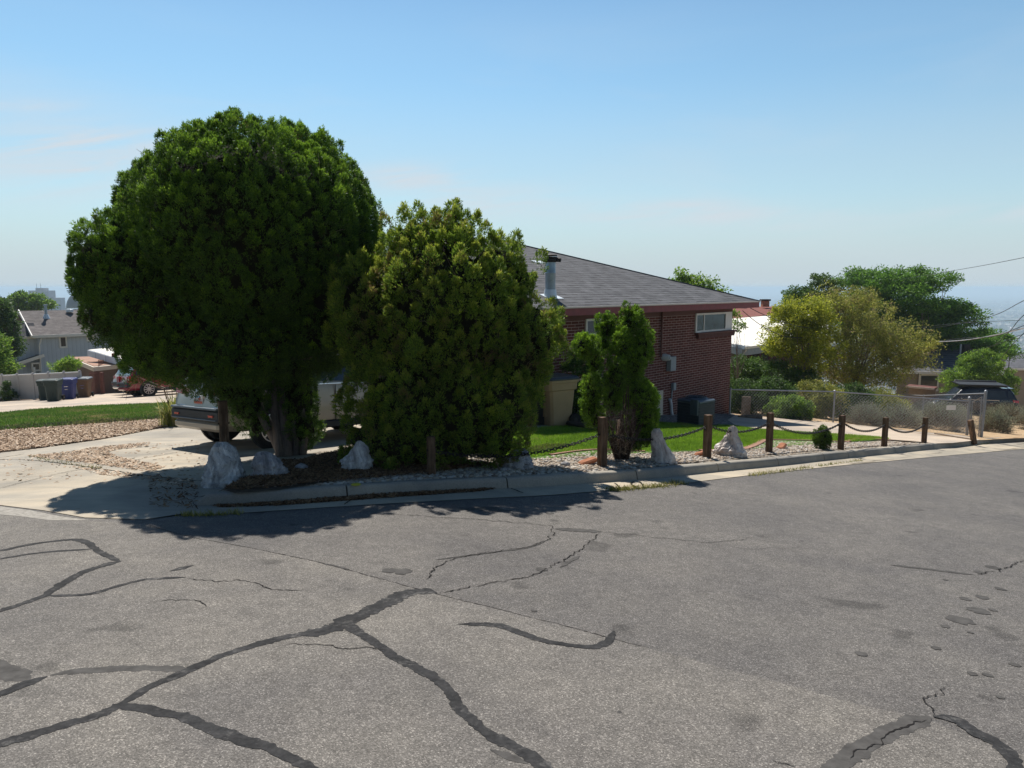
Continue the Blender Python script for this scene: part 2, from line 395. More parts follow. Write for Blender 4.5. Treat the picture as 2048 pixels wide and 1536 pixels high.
M['blade'] = foliage('grass_blades', [(.10, .20, .018), (.19, .34, .03), (.30, .45, .05)], .45, brown=(.32, .27, .11), bscale=.55, bamt=.63)
M['blade_left'] = foliage('grass_blades_neighbour', [(.06, .13, .022), (.11, .20, .035), (.18, .28, .06)], .4, brown=(.36, .29, .13), bscale=.7, bamt=.56)
M['juniper_a'] = foliage('juniper_deep_green', [(.030, .072, .012), (.070, .145, .020), (.135, .245, .030)], .36, brown=(.095, .055, .028), bscale=1.5, bamt=.635)
M['juniper_b'] = foliage('juniper_olive_green', [(.07, .125, .018), (.155, .25, .032), (.29, .40, .055)], .44, brown=(.20, .14, .06), bscale=1.7, bamt=.60)
M['arbor'] = foliage('arborvitae_green', [(.05, .10, .010), (.105, .20, .016), (.19, .32, .03)], .40, brown=(.13, .085, .04), bscale=2.5, bamt=.65)
M['arbor_dark'] = foliage('small_cypress_green', [(.035, .07, .010), (.07, .13, .016), (.12, .20, .03)], .3)
M['tip_a'] = foliage('juniper_tip', [(.10, .20, .02), (.17, .30, .03), (.28, .42, .05)], .42)  # tip materials: sunlit brightness put into the colour, besides paler new growth
M['tip_b'] = foliage('juniper_olive_tip', [(.18, .25, .035), (.32, .39, .05), (.48, .52, .10)], .45, brown=(.26, .19, .08), bscale=1.7, bamt=.56)
M['tip_c'] = foliage('arborvitae_tip', [(.10, .20, .02), (.18, .32, .03), (.30, .46, .05)], .45)
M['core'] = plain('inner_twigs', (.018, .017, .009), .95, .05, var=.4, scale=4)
M['bark'] = bark('grey_brown_bark', (.17, .135, .115))
M['bark_red'] = bark('red_brown_bark', (.085, .055, .042))
M['leaf_locust'] = foliage('locust_leaf', [(.055, .13, .02), (.10, .215, .03), (.18, .34, .045)], .48)
M['leaf_yellow'] = foliage('yellowing_leaf', [(.17, .22, .02), (.31, .35, .035), (.50, .50, .06)], .5, brown=(.27, .22, .08), bscale=.9, bamt=.64)
M['leaf_dry'] = foliage('drying_leaf', [(.14, .17, .035), (.27, .29, .06), (.43, .42, .11)], .48, brown=(.30, .22, .12), bscale=1.3, bamt=.57)
M['leaf_fresh'] = foliage('fresh_leaf', [(.07, .15, .02), (.16, .28, .035), (.32, .46, .08)], .5)
M['leaf_mid'] = foliage('mid_green_leaf', [(.035, .075, .018), (.07, .13, .028), (.12, .20, .045)], .4)
M['leaf_dark'] = foliage('dark_evergreen', [(.035, .08, .016), (.07, .14, .025), (.14, .24, .045)], .4)
M['leaf_far'] = foliage('far_leaf', [(.08, .16, .03), (.14, .25, .04), (.24, .36, .07)], .45)
M['sage'] = foliage('sagebrush_leaf', [(.16, .19, .13), (.28, .31, .22), (.40, .42, .32)], .2, brown=(.20, .15, .10), bscale=2.0, bamt=.60)
M['sage_twig'] = foliage('sagebrush_twig', [(.10, .075, .055), (.20, .16, .12), (.30, .25, .19)], 0)
M['strap'] = foliage('strap_leaf', [(.13, .17, .03), (.27, .30, .07), (.45, .42, .16)], .4, brown=(.38, .28, .13), bscale=4, bamt=.6)
M['dead_twig'] = foliage('dead_twig', [(.08, .05, .035), (.18, .12, .085), (.34, .27, .2)], 0)
k = NM('weathered_timber'); v = k.coord('Object', (14, 14, 1.6)); f = k.noise(v, 2.2, 6, .7, .4); f2 = k.noise(k.coord(), 5, 4)
a = k.ramp(f, [(.25, (.04, .023, .014)), (.5, (.11, .066, .04)), (.8, (.24, .165, .105))]); a = k.mix(1, a, k.ramp(f2, [(.3, .7), (.7, 1.3)]), 'MULTIPLY')
k.col(a).set(.85, .2); k.bump(f, .8, .012); M['timber'] = k.m
M['timber_grey'] = plain('grey_timber', (.17, .13, .095), .9, .15, var=.4, scale=9, bump=.5)
M['chain'] = plain('rusty_dark_chain', (.022, .017, .015), .5, .5, .4, var=.5, scale=40)
def rockmat(name, c1, c2, c3, crack=(.12, .11, .11)):
    k = NM(name); v = k.coord(); f = k.noise(k.coord('Object', (1.6, 1.6, .8)), 2.6, 6, .6, 1.6); f2 = k.noise(k.coord('Object', (1.5, 1.5, .7)), 5, 6, .62, 1.0); vr = k.noise(k.coord('Object', (1.4, 1.4, .8)), 3.2, 5, .6, 2.2)
    a = k.ramp(f, [(.3, c1), (.5, c2), (.68, c3)]); a = k.mix(1, a, k.ramp(f2, [(.3, .62), (.62, 1.18)]), 'MULTIPLY')
    a = k.mix(k.ramp(vr, [(.485, 0), (.5, .6), (.515, 0)]), a, crack)
    k.col(a).set(.8, .3); k.bump(k.math('ADD', k.math('ADD', f2, k.math('MULTIPLY', k.noise(v, 22, 4, .6), .15)), k.math('MULTIPLY', f, .8)), .9, .04); return k.m
M['rock_grey'] = rockmat('grey_marble_rock', (.24, .24, .25), (.52, .515, .51), (.80, .79, .78))
M['rock_mid'] = rockmat('blue_grey_rock', (.17, .17, .185), (.36, .35, .36), (.60, .58, .57))
M['rock_pink'] = rockmat('pink_white_rock', (.38, .31, .28), (.64, .57, .52), (.86, .82, .78), (.25, .17, .14))
M['redrock'] = plain('red_sandstone', (.36, .15, .08), .85, .2, var=.3, scale=8, bump=.6, bd=.01)
M['edging'] = plain('brick_edging', (.30, .17, .12), .9, .2, var=.35, scale=7, bump=.5)
# bricks of the house
k = NM('house_brick'); c = k.n('ShaderNodeTexCoord'); s = k.n('ShaderNodeSeparateXYZ'); k.l(c.outputs['Object'], s.inputs[0])
cx = k.n('ShaderNodeCombineXYZ'); k.l(k.math('ADD', s.outputs[0], s.outputs[1]), cx.inputs[0]); k.l(s.outputs[2], cx.inputs[1])
b = k.n('ShaderNodeTexBrick'); b.inputs['Color1'].default_value = (.120, .038, .030, 1); b.inputs['Color2'].default_value = (.078, .024, .019, 1)
b.inputs['Mortar'].default_value = (.37, .27, .24, 1); b.inputs['Scale'].default_value = 1; b.inputs['Mortar Size'].default_value = .0055
b.inputs['Mortar Smooth'].default_value = .1; b.inputs['Brick Width'].default_value = .29; b.inputs['Row Height'].default_value = .073; b.inputs['Bias'].default_value = -.1
k.l(cx.outputs[0], b.inputs['Vector']); v = k.coord(); f = k.noise(v, 1.5, 5, .6)
a = k.mix(1, b.outputs[0], k.ramp(f, [(.3, .85), (.7, 1.2)]), 'MULTIPLY'); k.col(a).set(.85, .2); k.bump(b.outputs[1], -.5, .008); M['brick'] = k.m
def shingle(name, dark, mid, light, row=.045, w=.33):
    k = NM(name); c = k.n('ShaderNodeTexCoord'); s = k.n('ShaderNodeSeparateXYZ'); k.l(c.outputs['Object'], s.inputs[0])
    cx = k.n('ShaderNodeCombineXYZ'); k.l(k.math('ADD', s.outputs[0], s.outputs[1]), cx.inputs[0]); k.l(s.outputs[2], cx.inputs[1])
    b = k.n('ShaderNodeTexBrick'); b.inputs['Color1'].default_value = (*mid, 1); b.inputs['Color2'].default_value = (*light, 1)
    b.inputs['Mortar'].default_value = (*dark, 1); b.inputs['Scale'].default_value = 1; b.inputs['Mortar Size'].default_value = row*.16  # dark course lines carry the shade of the shingle lips in the colour
    b.inputs['Mortar Smooth'].default_value = .4; b.inputs['Brick Width'].default_value = w; b.inputs['Row Height'].default_value = row; b.inputs['Bias'].default_value = 0
    b.offset = .37
    k.l(cx.outputs[0], b.inputs['Vector']); v = k.coord(); f = k.noise(v, 2.5, 5, .65); g = k.noise(v, 70, 3, .7)
    gate = k.ramp(k.noise(k.coord('Object', (1, 1, 7)), 2.6, 2, .5), [(.42, 0), (.6, 1)])
    a0 = k.mix(.0, mid, mid); a = k.mix(k.math('MAXIMUM', gate, .45), k.ramp(f, [(.3, mid), (.7, light)]), b.outputs[0])
    a = k.mix(1, a, k.ramp(f, [(.3, .8), (.7, 1.2)]), 'MULTIPLY'); a = k.mix(1, a, k.ramp(g, [(.3, .75), (.7, 1.25)]), 'MULTIPLY')
    k.col(a).set(.9, .2); k.bump(b.outputs[1], -.6, .012); return k.m
M['shingle'] = shingle('charcoal_shingle', (.014, .014, .016), (.080, .081, .088), (.125, .126, .134), .058, .45)
M['shingle_far'] = shingle('weathered_shingle', (.05, .045, .045), (.14, .125, .12), (.19, .17, .165), .12, .7)
M['shingle_grey'] = shingle('grey_shingle', (.035, .035, .04), (.085, .085, .095), (.13, .13, .14), .1, .6)
M['shingle_red'] = plain('red_brown_roofing', (.20, .075, .06), .9, .15, var=.2, scale=5)
M['shingle_pink'] = plain('pinkish_brown_roofing', (.36, .22, .16), .9, .15, var=.15, scale=3)
M['white_roof'] = plain('white_membrane_roof', (.80, .76, .68), .8, .2, var=.05, scale=1.5)
M['fascia'] = plain('dark_red_fascia', (.21, .036, .036), .55, .4, var=.15, scale=5)
M['band'] = plain('brown_red_panel', (.125, .05, .04), .7, .3, var=.15, scale=2)
M['drip'] = plain('pale_drip_edge', (.62, .52, .44), .6, .4, var=.06)
M['white'] = plain('white_trim', (.72, .70, .67), .6, .35, var=.05)
M['cream'] = plain('cream_panel', (.55, .47, .38), .7, .3, var=.08)
M['steel'] = plain('galvanised_flue', (.30, .37, .42), .45, .5, .35, var=.2, scale=7)
M['steel_light'] = plain('bright_flashing', (.62, .68, .72), .5, .5, .2, var=.1)
M['galv'] = plain('galvanised_fence', (.27, .28, .30), .45, .5, .5, var=.15, scale=30)
M['black'] = plain('black_plastic', (.018, .018, .02), .5, .4, var=.2)
M['black_matte'] = plain('matte_black_metal', (.025, .02, .018), .7, .3, var=.3)
M['grey_box'] = plain('grey_enclosure', (.26, .29, .31), .55, .4, var=.1)
M['pvc'] = plain('white_pvc_pipe', (.62, .62, .62), .5, .4, var=.06)
M['ac'] = plain('dark_slate_metal', (.035, .045, .06), .5, .4, .2, var=.2)
M['ac_top'] = plain('slate_metal_top', (.08, .105, .13), .5, .4, .2, var=.2)
M['bin_tan'] = plain('tan_plastic', (.40, .27, .155), .5, .35, var=.08, scale=3)
M['bin_brown'] = plain('brown_plastic', (.15, .09, .05), .55, .35, var=.1, scale=3)
M['bin_green'] = plain('dark_green_plastic', (.022, .040, .036), .55, .35, var=.12, scale=3)
M['bin_blue'] = plain('blue_plastic', (.022, .035, .16), .5, .4, var=.12, scale=3)
M['lid_grey'] = plain('grey_plastic_lid', (.13, .15, .17), .5, .4, var=.1)
M['lid_dark'] = plain('charcoal_lid', (.05, .055, .065), .4, .5, var=.15)
M['rubber'] = plain('tyre_rubber', (.018, .018, .019), .85, .2, var=.2, scale=20)
M['rim'] = plain('alloy_rim', (.50, .50, .52), .3, .5, .8, var=.1)
M['paint_silver'] = paint('champagne_paint', (.33, .29, .235), .42, .25)
M['paint_white'] = paint('white_car_paint', (.72, .72, .74), .3)
M['paint_red'] = paint('red_car_paint', (.26, .012, .022), .3)
M['paint_navy'] = paint('navy_car_paint', (.012, .016, .03), .25)
M['car_glass'] = glass_dark('car_glass')
M['car_glass_light'] = glass_dark('car_glass_bright', (.10, .13, .15))
M['clad'] = plain('black_cladding', (.02, .021, .024), .6, .35, var=.15)
M['chrome'] = plain('chrome_strip', (.60, .62, .66), .2, .5, .9, var=.05, bump=0)
M['lamp_red'] = paint('red_tail_lamp', (.45, .012, .02), .15)
M['plate'] = plain('plate_white', (.75, .72, .68), .5, .3, var=.05, bump=0)
M['plate_blue'] = plain('plate_sky', (.14, .35, .55), .5, .3, bump=0)
M['plate_red'] = plain('plate_orange_red', (.60, .12, .06), .5, .3, bump=0)
M['plate_ink'] = plain('plate_ink', (.04, .04, .09), .5, .3, bump=0)
M['window_glass'] = glass_dark('window_glass', (.030, .045, .04), .08)
M['window_dark'] = glass_dark('window_glass_shaded', (.022, .024, .028), .2)
k = NM('pale_blue_siding'); v = k.coord(); s = k.n('ShaderNodeSeparateXYZ'); k.l(v, s.inputs[0]); w = k.math('FRACT', k.math('MULTIPLY', k.math('ADD', s.outputs[0], s.outputs[1]), 3.2))
a = k.ramp(w, [(0, (.20, .26, .32)), (.08, (.46, .51, .59)), (1, (.50, .555, .63))]); a = k.mix(1, a, k.ramp(k.noise(v, .8, 4), [(.3, .92), (.7, 1.06)]), 'MULTIPLY')
k.col(a).set(.75, .3); M['siding'] = k.m
M['brown_brick'] = plain('brown_block_wall', (.15, .095, .07), .9, .2, var=.12, scale=10)
M['vinyl'] = plain('beige_vinyl_fence', (.50, .47, .44), .6, .3, var=.03)
M['stone_wall'] = plain('low_stone_kerb', (.17, .12, .09), .9, .2, var=.4, scale=6)
M['tan_wall'] = plain('tan_stucco', (.30, .25, .20), .9, .2, var=.08)
M['dark_wall'] = plain('dark_red_brick_far', (.07, .028, .024), .9, .2, var=.2)
M['red_wood'] = plain('red_brown_wood', (.13, .055, .045), .8, .2, var=.25, scale=8)
M['yellow'] = plain('yellow_marker', (.55, .48, .05), .6, .3, var=.1)
M['sand'] = None
k = NM('sandy_verge'); v = k.coord(); f = k.noise(v, 5, 7, .7); k.col(k.ramp(f, [(.3, (.30, .19, .11)), (.55, (.46, .33, .20)), (.75, (.55, .44, .29))])).set(.95, .1); k.bump(f, .8, .04); M['sand'] = k.m
k = NM('terrain'); v = k.coord(); f = k.noise(v, .35, 8, .7); k.col(k.ramp(f, [(.3, (.10, .09, .045)), (.55, (.20, .165, .095)), (.75, (.28, .22, .14))])).set(.95, .1); k.bump(k.noise(v, 9, 6), .6, .05)
M['terrain'] = k.m
k = NM('valley_floor'); v = k.coord(); f = k.noise(v, .0011, 9, .7, .4); f2 = k.vor(v, .006, 'Color'); g = k.n('ShaderNodeSeparateColor'); k.l(f2, g.inputs[0])
a = k.ramp(f, [(.35, (.02, .035, .025)), (.5, (.045, .055, .04)), (.65, (.12, .115, .09))])
a = k.mix(k.ramp(g.outputs[0], [(.80, 0), (.82, .5), (1, .6)]), a, (.30, .28, .24)); k.col(a).set(.95, .1); M['valley'] = k.m
M['tower'] = plain('pale_tower_stone', (.30, .28, .30), .8, .2, var=.03, scale=.02, bump=0)
M['tower_band'] = plain('tower_window_band', (.10, .13, .17), .5, .4, var=.1, scale=.1, bump=0)
M['tower_blue'] = plain('blue_glass_block', (.10, .15, .20), .4, .5, var=.1, scale=.1, bump=0)
M['dome'] = plain('copper_grey_dome', (.06, .075, .085), .6, .4, var=.08, scale=.1, bump=0)
M['cable'] = plain('cable_sheath', (.02, .02, .022), .6, .3, bump=0)
M['cable_alu'] = plain('bare_cable', (.45, .45, .46), .4, .5, .5, bump=0)
M['decal'] = plain('white_stamp', (.6, .58, .54), .6, .3, bump=0)
M['town_a'] = plain('far_town_light', (.45, .42, .38), .9, .1, var=.3, scale=.01, bump=0)
# ------------------------------------------------------------------ terrain and paving
def terrain():
    A = 144; R = [0.0]; r = 1.5
    while r < 30000: R.append(r); r *= 1.075 if r < 200 else 1.12
    V = []; F = []; mi = []
    for i, r in enumerate(R):
        for j in range(A):
            w = 2*math.pi*j/A; x, y = r*math.sin(w), r*math.cos(w)
            off = -.07 if r < 60 else -.07
            bump_ = 0 if r < 80 else mnoise.noise(Vector((x*.01, y*.01, 0)))*min(6, (r-80)*.02)*(1 if r < 1500 else 0)
            V.append((x, y, G(x, y)+off+bump_))
    for i in range(len(R)-1):
        for j in range(A):
            k = (j+1) % A
            F.append((i*A+j, i*A+k, (i+1)*A+k, (i+1)*A+j)); mi.append(1 if R[i] > 700 else 0)
    me = bpy.data.meshes.new('terrain'); me.from_pydata(V, [], F); me.update()
    o = link('terrain', me, [M['terrain'], M['valley']], smooth=True); me.polygons.foreach_set('material_index', mi); me.flip_normals()
    tag(o, kind='structure'); return o
terrain()
EDGE = [(367,1030),(460,1028),(570,1021),(688,1012),(800,1005),(950,998),(1100,991),(1218,981),(1319,973),(1410,962),(1500,951),(1590,939),(1674,928.5),(1790,914),(1901,902),(1975,893),(2048,887),(2150,882),(2300,876)]
FLOW = [(390,1014),(470,1011),(554,1006),(680,996.5),(800,988),(930,981.5),(1040,976.5),(1110,972),(1200,966),(1279,960.5),(1319,957),(1430,945),(1558,932.5),(1650,922),(1720,914.5),(1792,907),(1872,898.5),(1925,893),(1979,887),(2048,881.5),(2150,876.5),(2300,871)]
def smooth_line(P, n=4):
    """Catmull-Rom through the points"""
    P = [Vector(p) for p in P]; out = []
    for i in range(len(P)-1):
        a, b, c, d = P[max(i-1, 0)], P[i], P[i+1], P[min(i+2, len(P)-1)]
        for k in range(n):
            t = k/n; out.append(.5*((2*b)+(c-a)*t+(2*a-5*b+4*c-d)*t*t+(3*b-a-3*c+d)*t**3))
    return out+[P[-1]]
def W2(pts): return [at(a, b).xy for a, b in pts]
edge_w = smooth_line(W2(EDGE)); flow_w = smooth_line(W2(FLOW))
close = [Vector(p) for p in ((48, 30), (30, -8), (-30, -8), (-32, 7))]
road = sheet('road', W2([(-900,988),(0,1011),(90,1022),(170,1036),(290,1040)])+edge_w+close, M['asphalt_old'], 0, step=.6, px=False)
tag(road, kind='structure')
def jag(pts, amp, n, seed=0):
    P = smooth_line(pts, n); r = random.Random(seed); out = []
    for i, p in enumerate(P):
        t = (P[min(i+1, len(P)-1)]-P[max(i-1, 0)]).normalized(); out.append(p+Vector((-t.y, t.x))*r.uniform(-amp, amp))
    return out
SEAM = [(290,1048),(370,1072),(500,1096),(640,1126),(760,1158),(880,1190),(1000,1220),(1120,1250),(1240,1282),(1300,1297),(1450,1338),(1600,1377),(1730,1412),(1850,1440),(1960,1480),(2048,1512),(2300,1610)]
seam_w = jag(W2(SEAM), .012, 10, 3)
newer = sheet('road_surface', W2([(-900,992),(0,1018),(100,1032),(200,1044)])+seam_w+[Vector((3.5, -8)), Vector((-29.8, -7.8)), Vector((-31.8, 6.9))], M['asphalt_new'], .002, step=.6, px=False)
tag(newer, kind='structure')
def ribbon(mb, pts, w, dz, seed=0, jitter=.16, step=.012, mi=0, taper=True, wob=.010):
    P = smooth_line(W2(pts), 8); r = random.Random(seed)
    Q = [P[0]]
    for p in P[1:]:
        while (p-Q[-1]).length > step: Q.append(Q[-1]+(p-Q[-1]).normalized()*step)
    n = len(Q); b = len(mb.v); vs = []; wl = wr = 1.0
    for i, p in enumerate(Q):
        t = (Q[min(i+1, n-1)]-Q[max(i-1, 0)]).normalized(); no = Vector((-t.y, t.x))
        if i % 2 == 0: wl = 1+r.uniform(-jitter, jitter); wr = 1+r.uniform(-jitter, jitter)
        slow = 1+.35*mnoise.noise(Vector((i*step*2.2, seed*7.1, 0)))+.3*mnoise.noise(Vector((i*step*9, seed*3.7, 5)))
        e = min(1, (i+1)/8, (n-i)/8) if taper else 1
        cw = no*(wob*e*(mnoise.noise(Vector((i*step*7, seed*5.3, 1)))+.6*mnoise.noise(Vector((i*step*22, seed*2.3, 2)))))
        for s, k in ((-1, wl), (1, wr)):
            q = p+cw+no*s*w*.5*k*slow*e; vs.append((q.x, q.y, G(q.x, q.y)+dz))
    mb.add(vs, [(2*i, 2*i+1, 2*i+3, 2*i+2) for i in range(n-1)], mi)
tar = MB(); worn = MB(); crk = MB()
for i, (pts, w) in enumerate([
 ([(-60,1503),(0,1488),(60,1472),(130,1450),(200,1430),(250,1405),(300,1375),(380,1340),(450,1310),(530,1285),(600,1270),(670,1258)], .062),
 ([(600,1272),(670,1256),(700,1240),(760,1213),(810,1188),(845,1183),(875,1187)], .12),
 ([(225,1410),(300,1420),(380,1440),(450,1468),(530,1495),(600,1528),(690,1580)], .066),
 ([(685,1243),(740,1280),(800,1320),(860,1350),(900,1385),(930,1430),(980,1470),(1040,1500),(1115,1552)], .072),
 ([(915,1249),(1000,1252),(1050,1270),(1100,1285),(1180,1295),(1215,1285),(1228,1262)], .055),
 ([(-60,1242),(0,1222),(80,1195),(130,1165),(180,1140),(245,1122)], .085),
 ([(240,1124),(200,1105),(170,1084),(140,1080),(70,1088),(0,1102),(-60,1110)], .065),
 ([(185,1099),(90,1105),(0,1118),(-60,1126)], .045),
 ([(90,1192),(170,1190),(230,1175),(290,1160),(375,1155)], .05),
 ([(-60,1412),(0,1390),(70,1362),(100,1352)], .085),
 ([(1866,1434),(1912,1441),(1960,1470),(2000,1492),(2028,1525),(2040,1570)], .075),
 ([(340,1143),(388,1131)], .07), ([(672,1253),(700,1238),(730,1230)], .15)]):
    ribbon(tar, pts, w, .0036+.00006*i, seed=i)
for i, (pts, w) in enumerate([
 ([(100,1352),(140,1345),(230,1338),(330,1338),(385,1345)], .07), ([(-40,1322),(0,1340),(60,1362)], .13),
 ([(1640,1562),(1700,1512),(1760,1475),(1820,1448),(1860,1435)], .10), ([(1110,1058),(1160,1061),(1205,1064)], .11),
 ([(1780,1130),(1850,1138),(1950,1150)], .06), ([(640,1126),(700,1140)], .03), ([(980,1500),(1060,1530)], .05),
 ([(870,1120),(960,1108),(1050,1096),(1092,1082)], .03), ([(1120,1135),(1160,1112)], .04)]):
    ribbon(worn, pts, w, .0028+.00006*i, seed=40+i)
for i, (pts, w) in enumerate([
 ([(875,1188),(960,1170),(1050,1155),(1110,1130),(1160,1100),(1200,1066)], .009),
 ([(852,1160),(880,1130),(950,1110),(1050,1095),(1095,1080),(1105,1060),(1080,1050),(900,1036),(740,1028)], .009),
 ([(1200,1064),(1300,1074),(1420,1085),(1500,1076)], .007), ([(560,1292),(640,1290),(700,1298),(780,1300)], .007),
 ([(1866,1434),(1857,1410),(1862,1395),(1892,1375)], .007), ([(370,1158),(430,1162),(480,1160),(560,1180),(620,1182)], .008),
 ([(300,1205),(380,1200),(420,1215)], .006), ([(640,1560),(690,1535)], .008), ([(1540,1520),(1600,1540)], .006),
 ([(1700,1520),(1760,1480),(1800,1462),(1855,1440)], .007), ([(1950,1150),(2000,1140),(2048,1122)], .009), ([(1410,1085),(1500,1098),(1600,1096)], .004)]):
    ribbon(crk, pts, w, .0047+.00006*i, seed=80+i, jitter=.6, wob=.045)
ribbon(crk, SEAM[:10], .007, .0034, seed=99, jitter=.7); 
for i, (x, y, r) in enumerate([(1920,1240,.09),(1958,1222,.075),(1872,1296,.03),(1722,1308,.035),(1975,1350,.03),(1945,1348,.028),(805,1143,.075),(780,1141,.06),(1084,1139,.05),(1068,1222,.022),(1239,1425,.012),
        (1965,1195,.05),(1930,1198,.04),(1985,1220,.03),(1890,1253,.03),(1985,1135,.06),(1960,1145,.05),(2000,1178,.04),(2030,1330,.03),(1890,1160,.02),(2000,1395,.02),(1940,1265,.02),(148,1020,.0),(1100,1027,.045)]):
    if r <= 0: continue
    c = at(x, y); n = 22; vs = []
    for j in range(n):
        a = 2*math.pi*j/n; q = c.xy+Vector((math.cos(a), math.sin(a)))*r*(1+.4*mnoise.noise(Vector((math.cos(a)*2, math.sin(a)*2, i))))
        vs.append((q.x, q.y, G(q.x, q.y)+.0027+.00003*i))
    worn.add(vs, [tuple(range(n))])
o = tar.build('crack_sealant', M['tar'], road, world=True); o = worn.build('worn_patch', M['tar_thin'], road); o = crk.build('crack', M['crack'], road)
sheet('spalled_edge', [(-60,1010),(0,1013),(60,1021),(120,1033),(180,1041),(100,1041),(40,1033),(-60,1024)], M['scrape'], .0035, step=.5, parent=road)

# neighbour's drive, lawn, bark mulch, own driveway
tag(sheet('neighbour_pavement', [(-300,842),(-300,802),(0,797.5),(90,793),(205,786),(300,778),(470,770),(520,800),(330,806.5),(170,812.5),(60,820),(0,826.5)], M['concrete_path'], .0, step=2), kind='structure')
tag(sheet('neighbour_lawn_ground', [(-300,843),(0,827),(60,820.5),(170,813),(330,807),(480,800),(480,822),(330,839),(200,849),(0,863),(-300,880)], M['lawn_left'], .012, step=2), kind='structure')
tag(sheet('mulch_ground', [(-300,880),(0,863),(200,849),(330,839),(480,822),(480,836),(372,847),(300,861),(200,880),(80,897),(0,906),(-300,930)], M['soil'], .01, step=1.5), kind='structure')
DRIVE = [(-300,929),(0,905),(80,896),(200,879),(300,860),(372,846),(520,830),(760,806),(1000,800),(1000,850),(760,880),(700,894),(600,925),(500,955),(430,985),(396,1008),(378,1026),(290,1040),(170,1036),(90,1022),(0,1011),(-300,1002)]
drive = sheet('driveway_pavement', DRIVE, M['concrete'], .006, step=1.0); tag(drive, kind='structure')
j = MB()
for i, (pts, w) in enumerate([([(-60,917),(0,920),(60,921),(140,930),(230,943),(330,957),(410,964)], .02), ([(-60,925),(50,909)], .02), ([(0,978),(120,948),(250,925),(420,893)], .012)]):
    ribbon(j, pts, w, .012+.001*i, seed=i+200, jitter=.5)
j.build('joint', M['crack'], drive)

# raised bed ground, lawn and walkways behind the kerb
def kerb_back(off):
    out = []
    for i, p in enumerate(flow_w):
        t = (flow_w[min(i+1, len(flow_w)-1)]-flow_w[max(i-1, 0)]).normalized(); out.append(p+Vector((-t.y, t.x))*off)
    return out
kb = kerb_back(.13)
B = BED
bed_poly = kb[:kb.index(min(kb, key=lambda p: (p-at(1876,890).xy).length))+1]
LAWN = [(1000,925),(1060,918),(1120,909),(1185,902),(1290,905),(1400,903),(1470,902),(1500,895),(1530,881),(1600,882),(1700,885),(1745,881),(1781,880),(1757,876),(1674,870),(1600,866),(1527,861),(1490,857),(1460,853),(1420,852),(1340,848),(1210,845),(1190,852),(1070,858),(1000,862),(960,880)]
tag(sheet('bed_ground', bed_poly+[at(a, b, 0, B).xy for a, b in [(1870,888),(1781,879),(1757,874),(1600,860),(1500,850),(1400,843),(1200,838),(1000,840),(800,858),(702,890),(600,915),(480,958)]], M['gravel_bed'], .0, B, .5, px=False, noise=.02), kind='structure')
tag(sheet('lawn_ground', LAWN, M['lawn'], .02, B, .7), kind='structure')
tag(sheet('mulch_under_juniper', [(445,985),(560,930),(700,900),(800,905),(720,945),(660,968),(560,985),(470,992)], M['soil'], .034, B, .5), kind='structure')
tag(sheet('path', [(1527,861),(1600,866),(1674,870),(1757,876),(1790,880),(1830,884),(1872,889),(1905,888),(1960,881.5),(1930,873),(1850,867),(1750,858),(1660,846),(1560,838),(1500,834),(1470,832),(1455,842),(1470,852)], M['concrete_path'], .03, B, .8), kind='structure')
tag(sheet('pad_pavement', [(960,868),(1070,857),(1190,851),(1205,843),(1150,838),(1050,838),(960,840)], M['concrete'], .03, B, .7), kind='structure')
tag(sheet('grey_gravel_strip', [(1310,843),(1320,832),(1450,826),(1480,832),(1470,840),(1490,850),(1470,856),(1400,851),(1340,847.5)], M['grey_gravel'], .028, B, .7), kind='structure')
tag(sheet('sandy_verge', [(1960,881.5),(2048,872),(2300,866),(2300,820),(2048,838),(1960,850),(1900,858),(1800,850),(1700,838),(1500,815),(1455,820),(1470,832),(1500,834),(1560,838),(1660,846),(1750,858),(1850,867),(1930,873)], M['sand'], .02, B, 1.5, noise=.05), kind='structure')

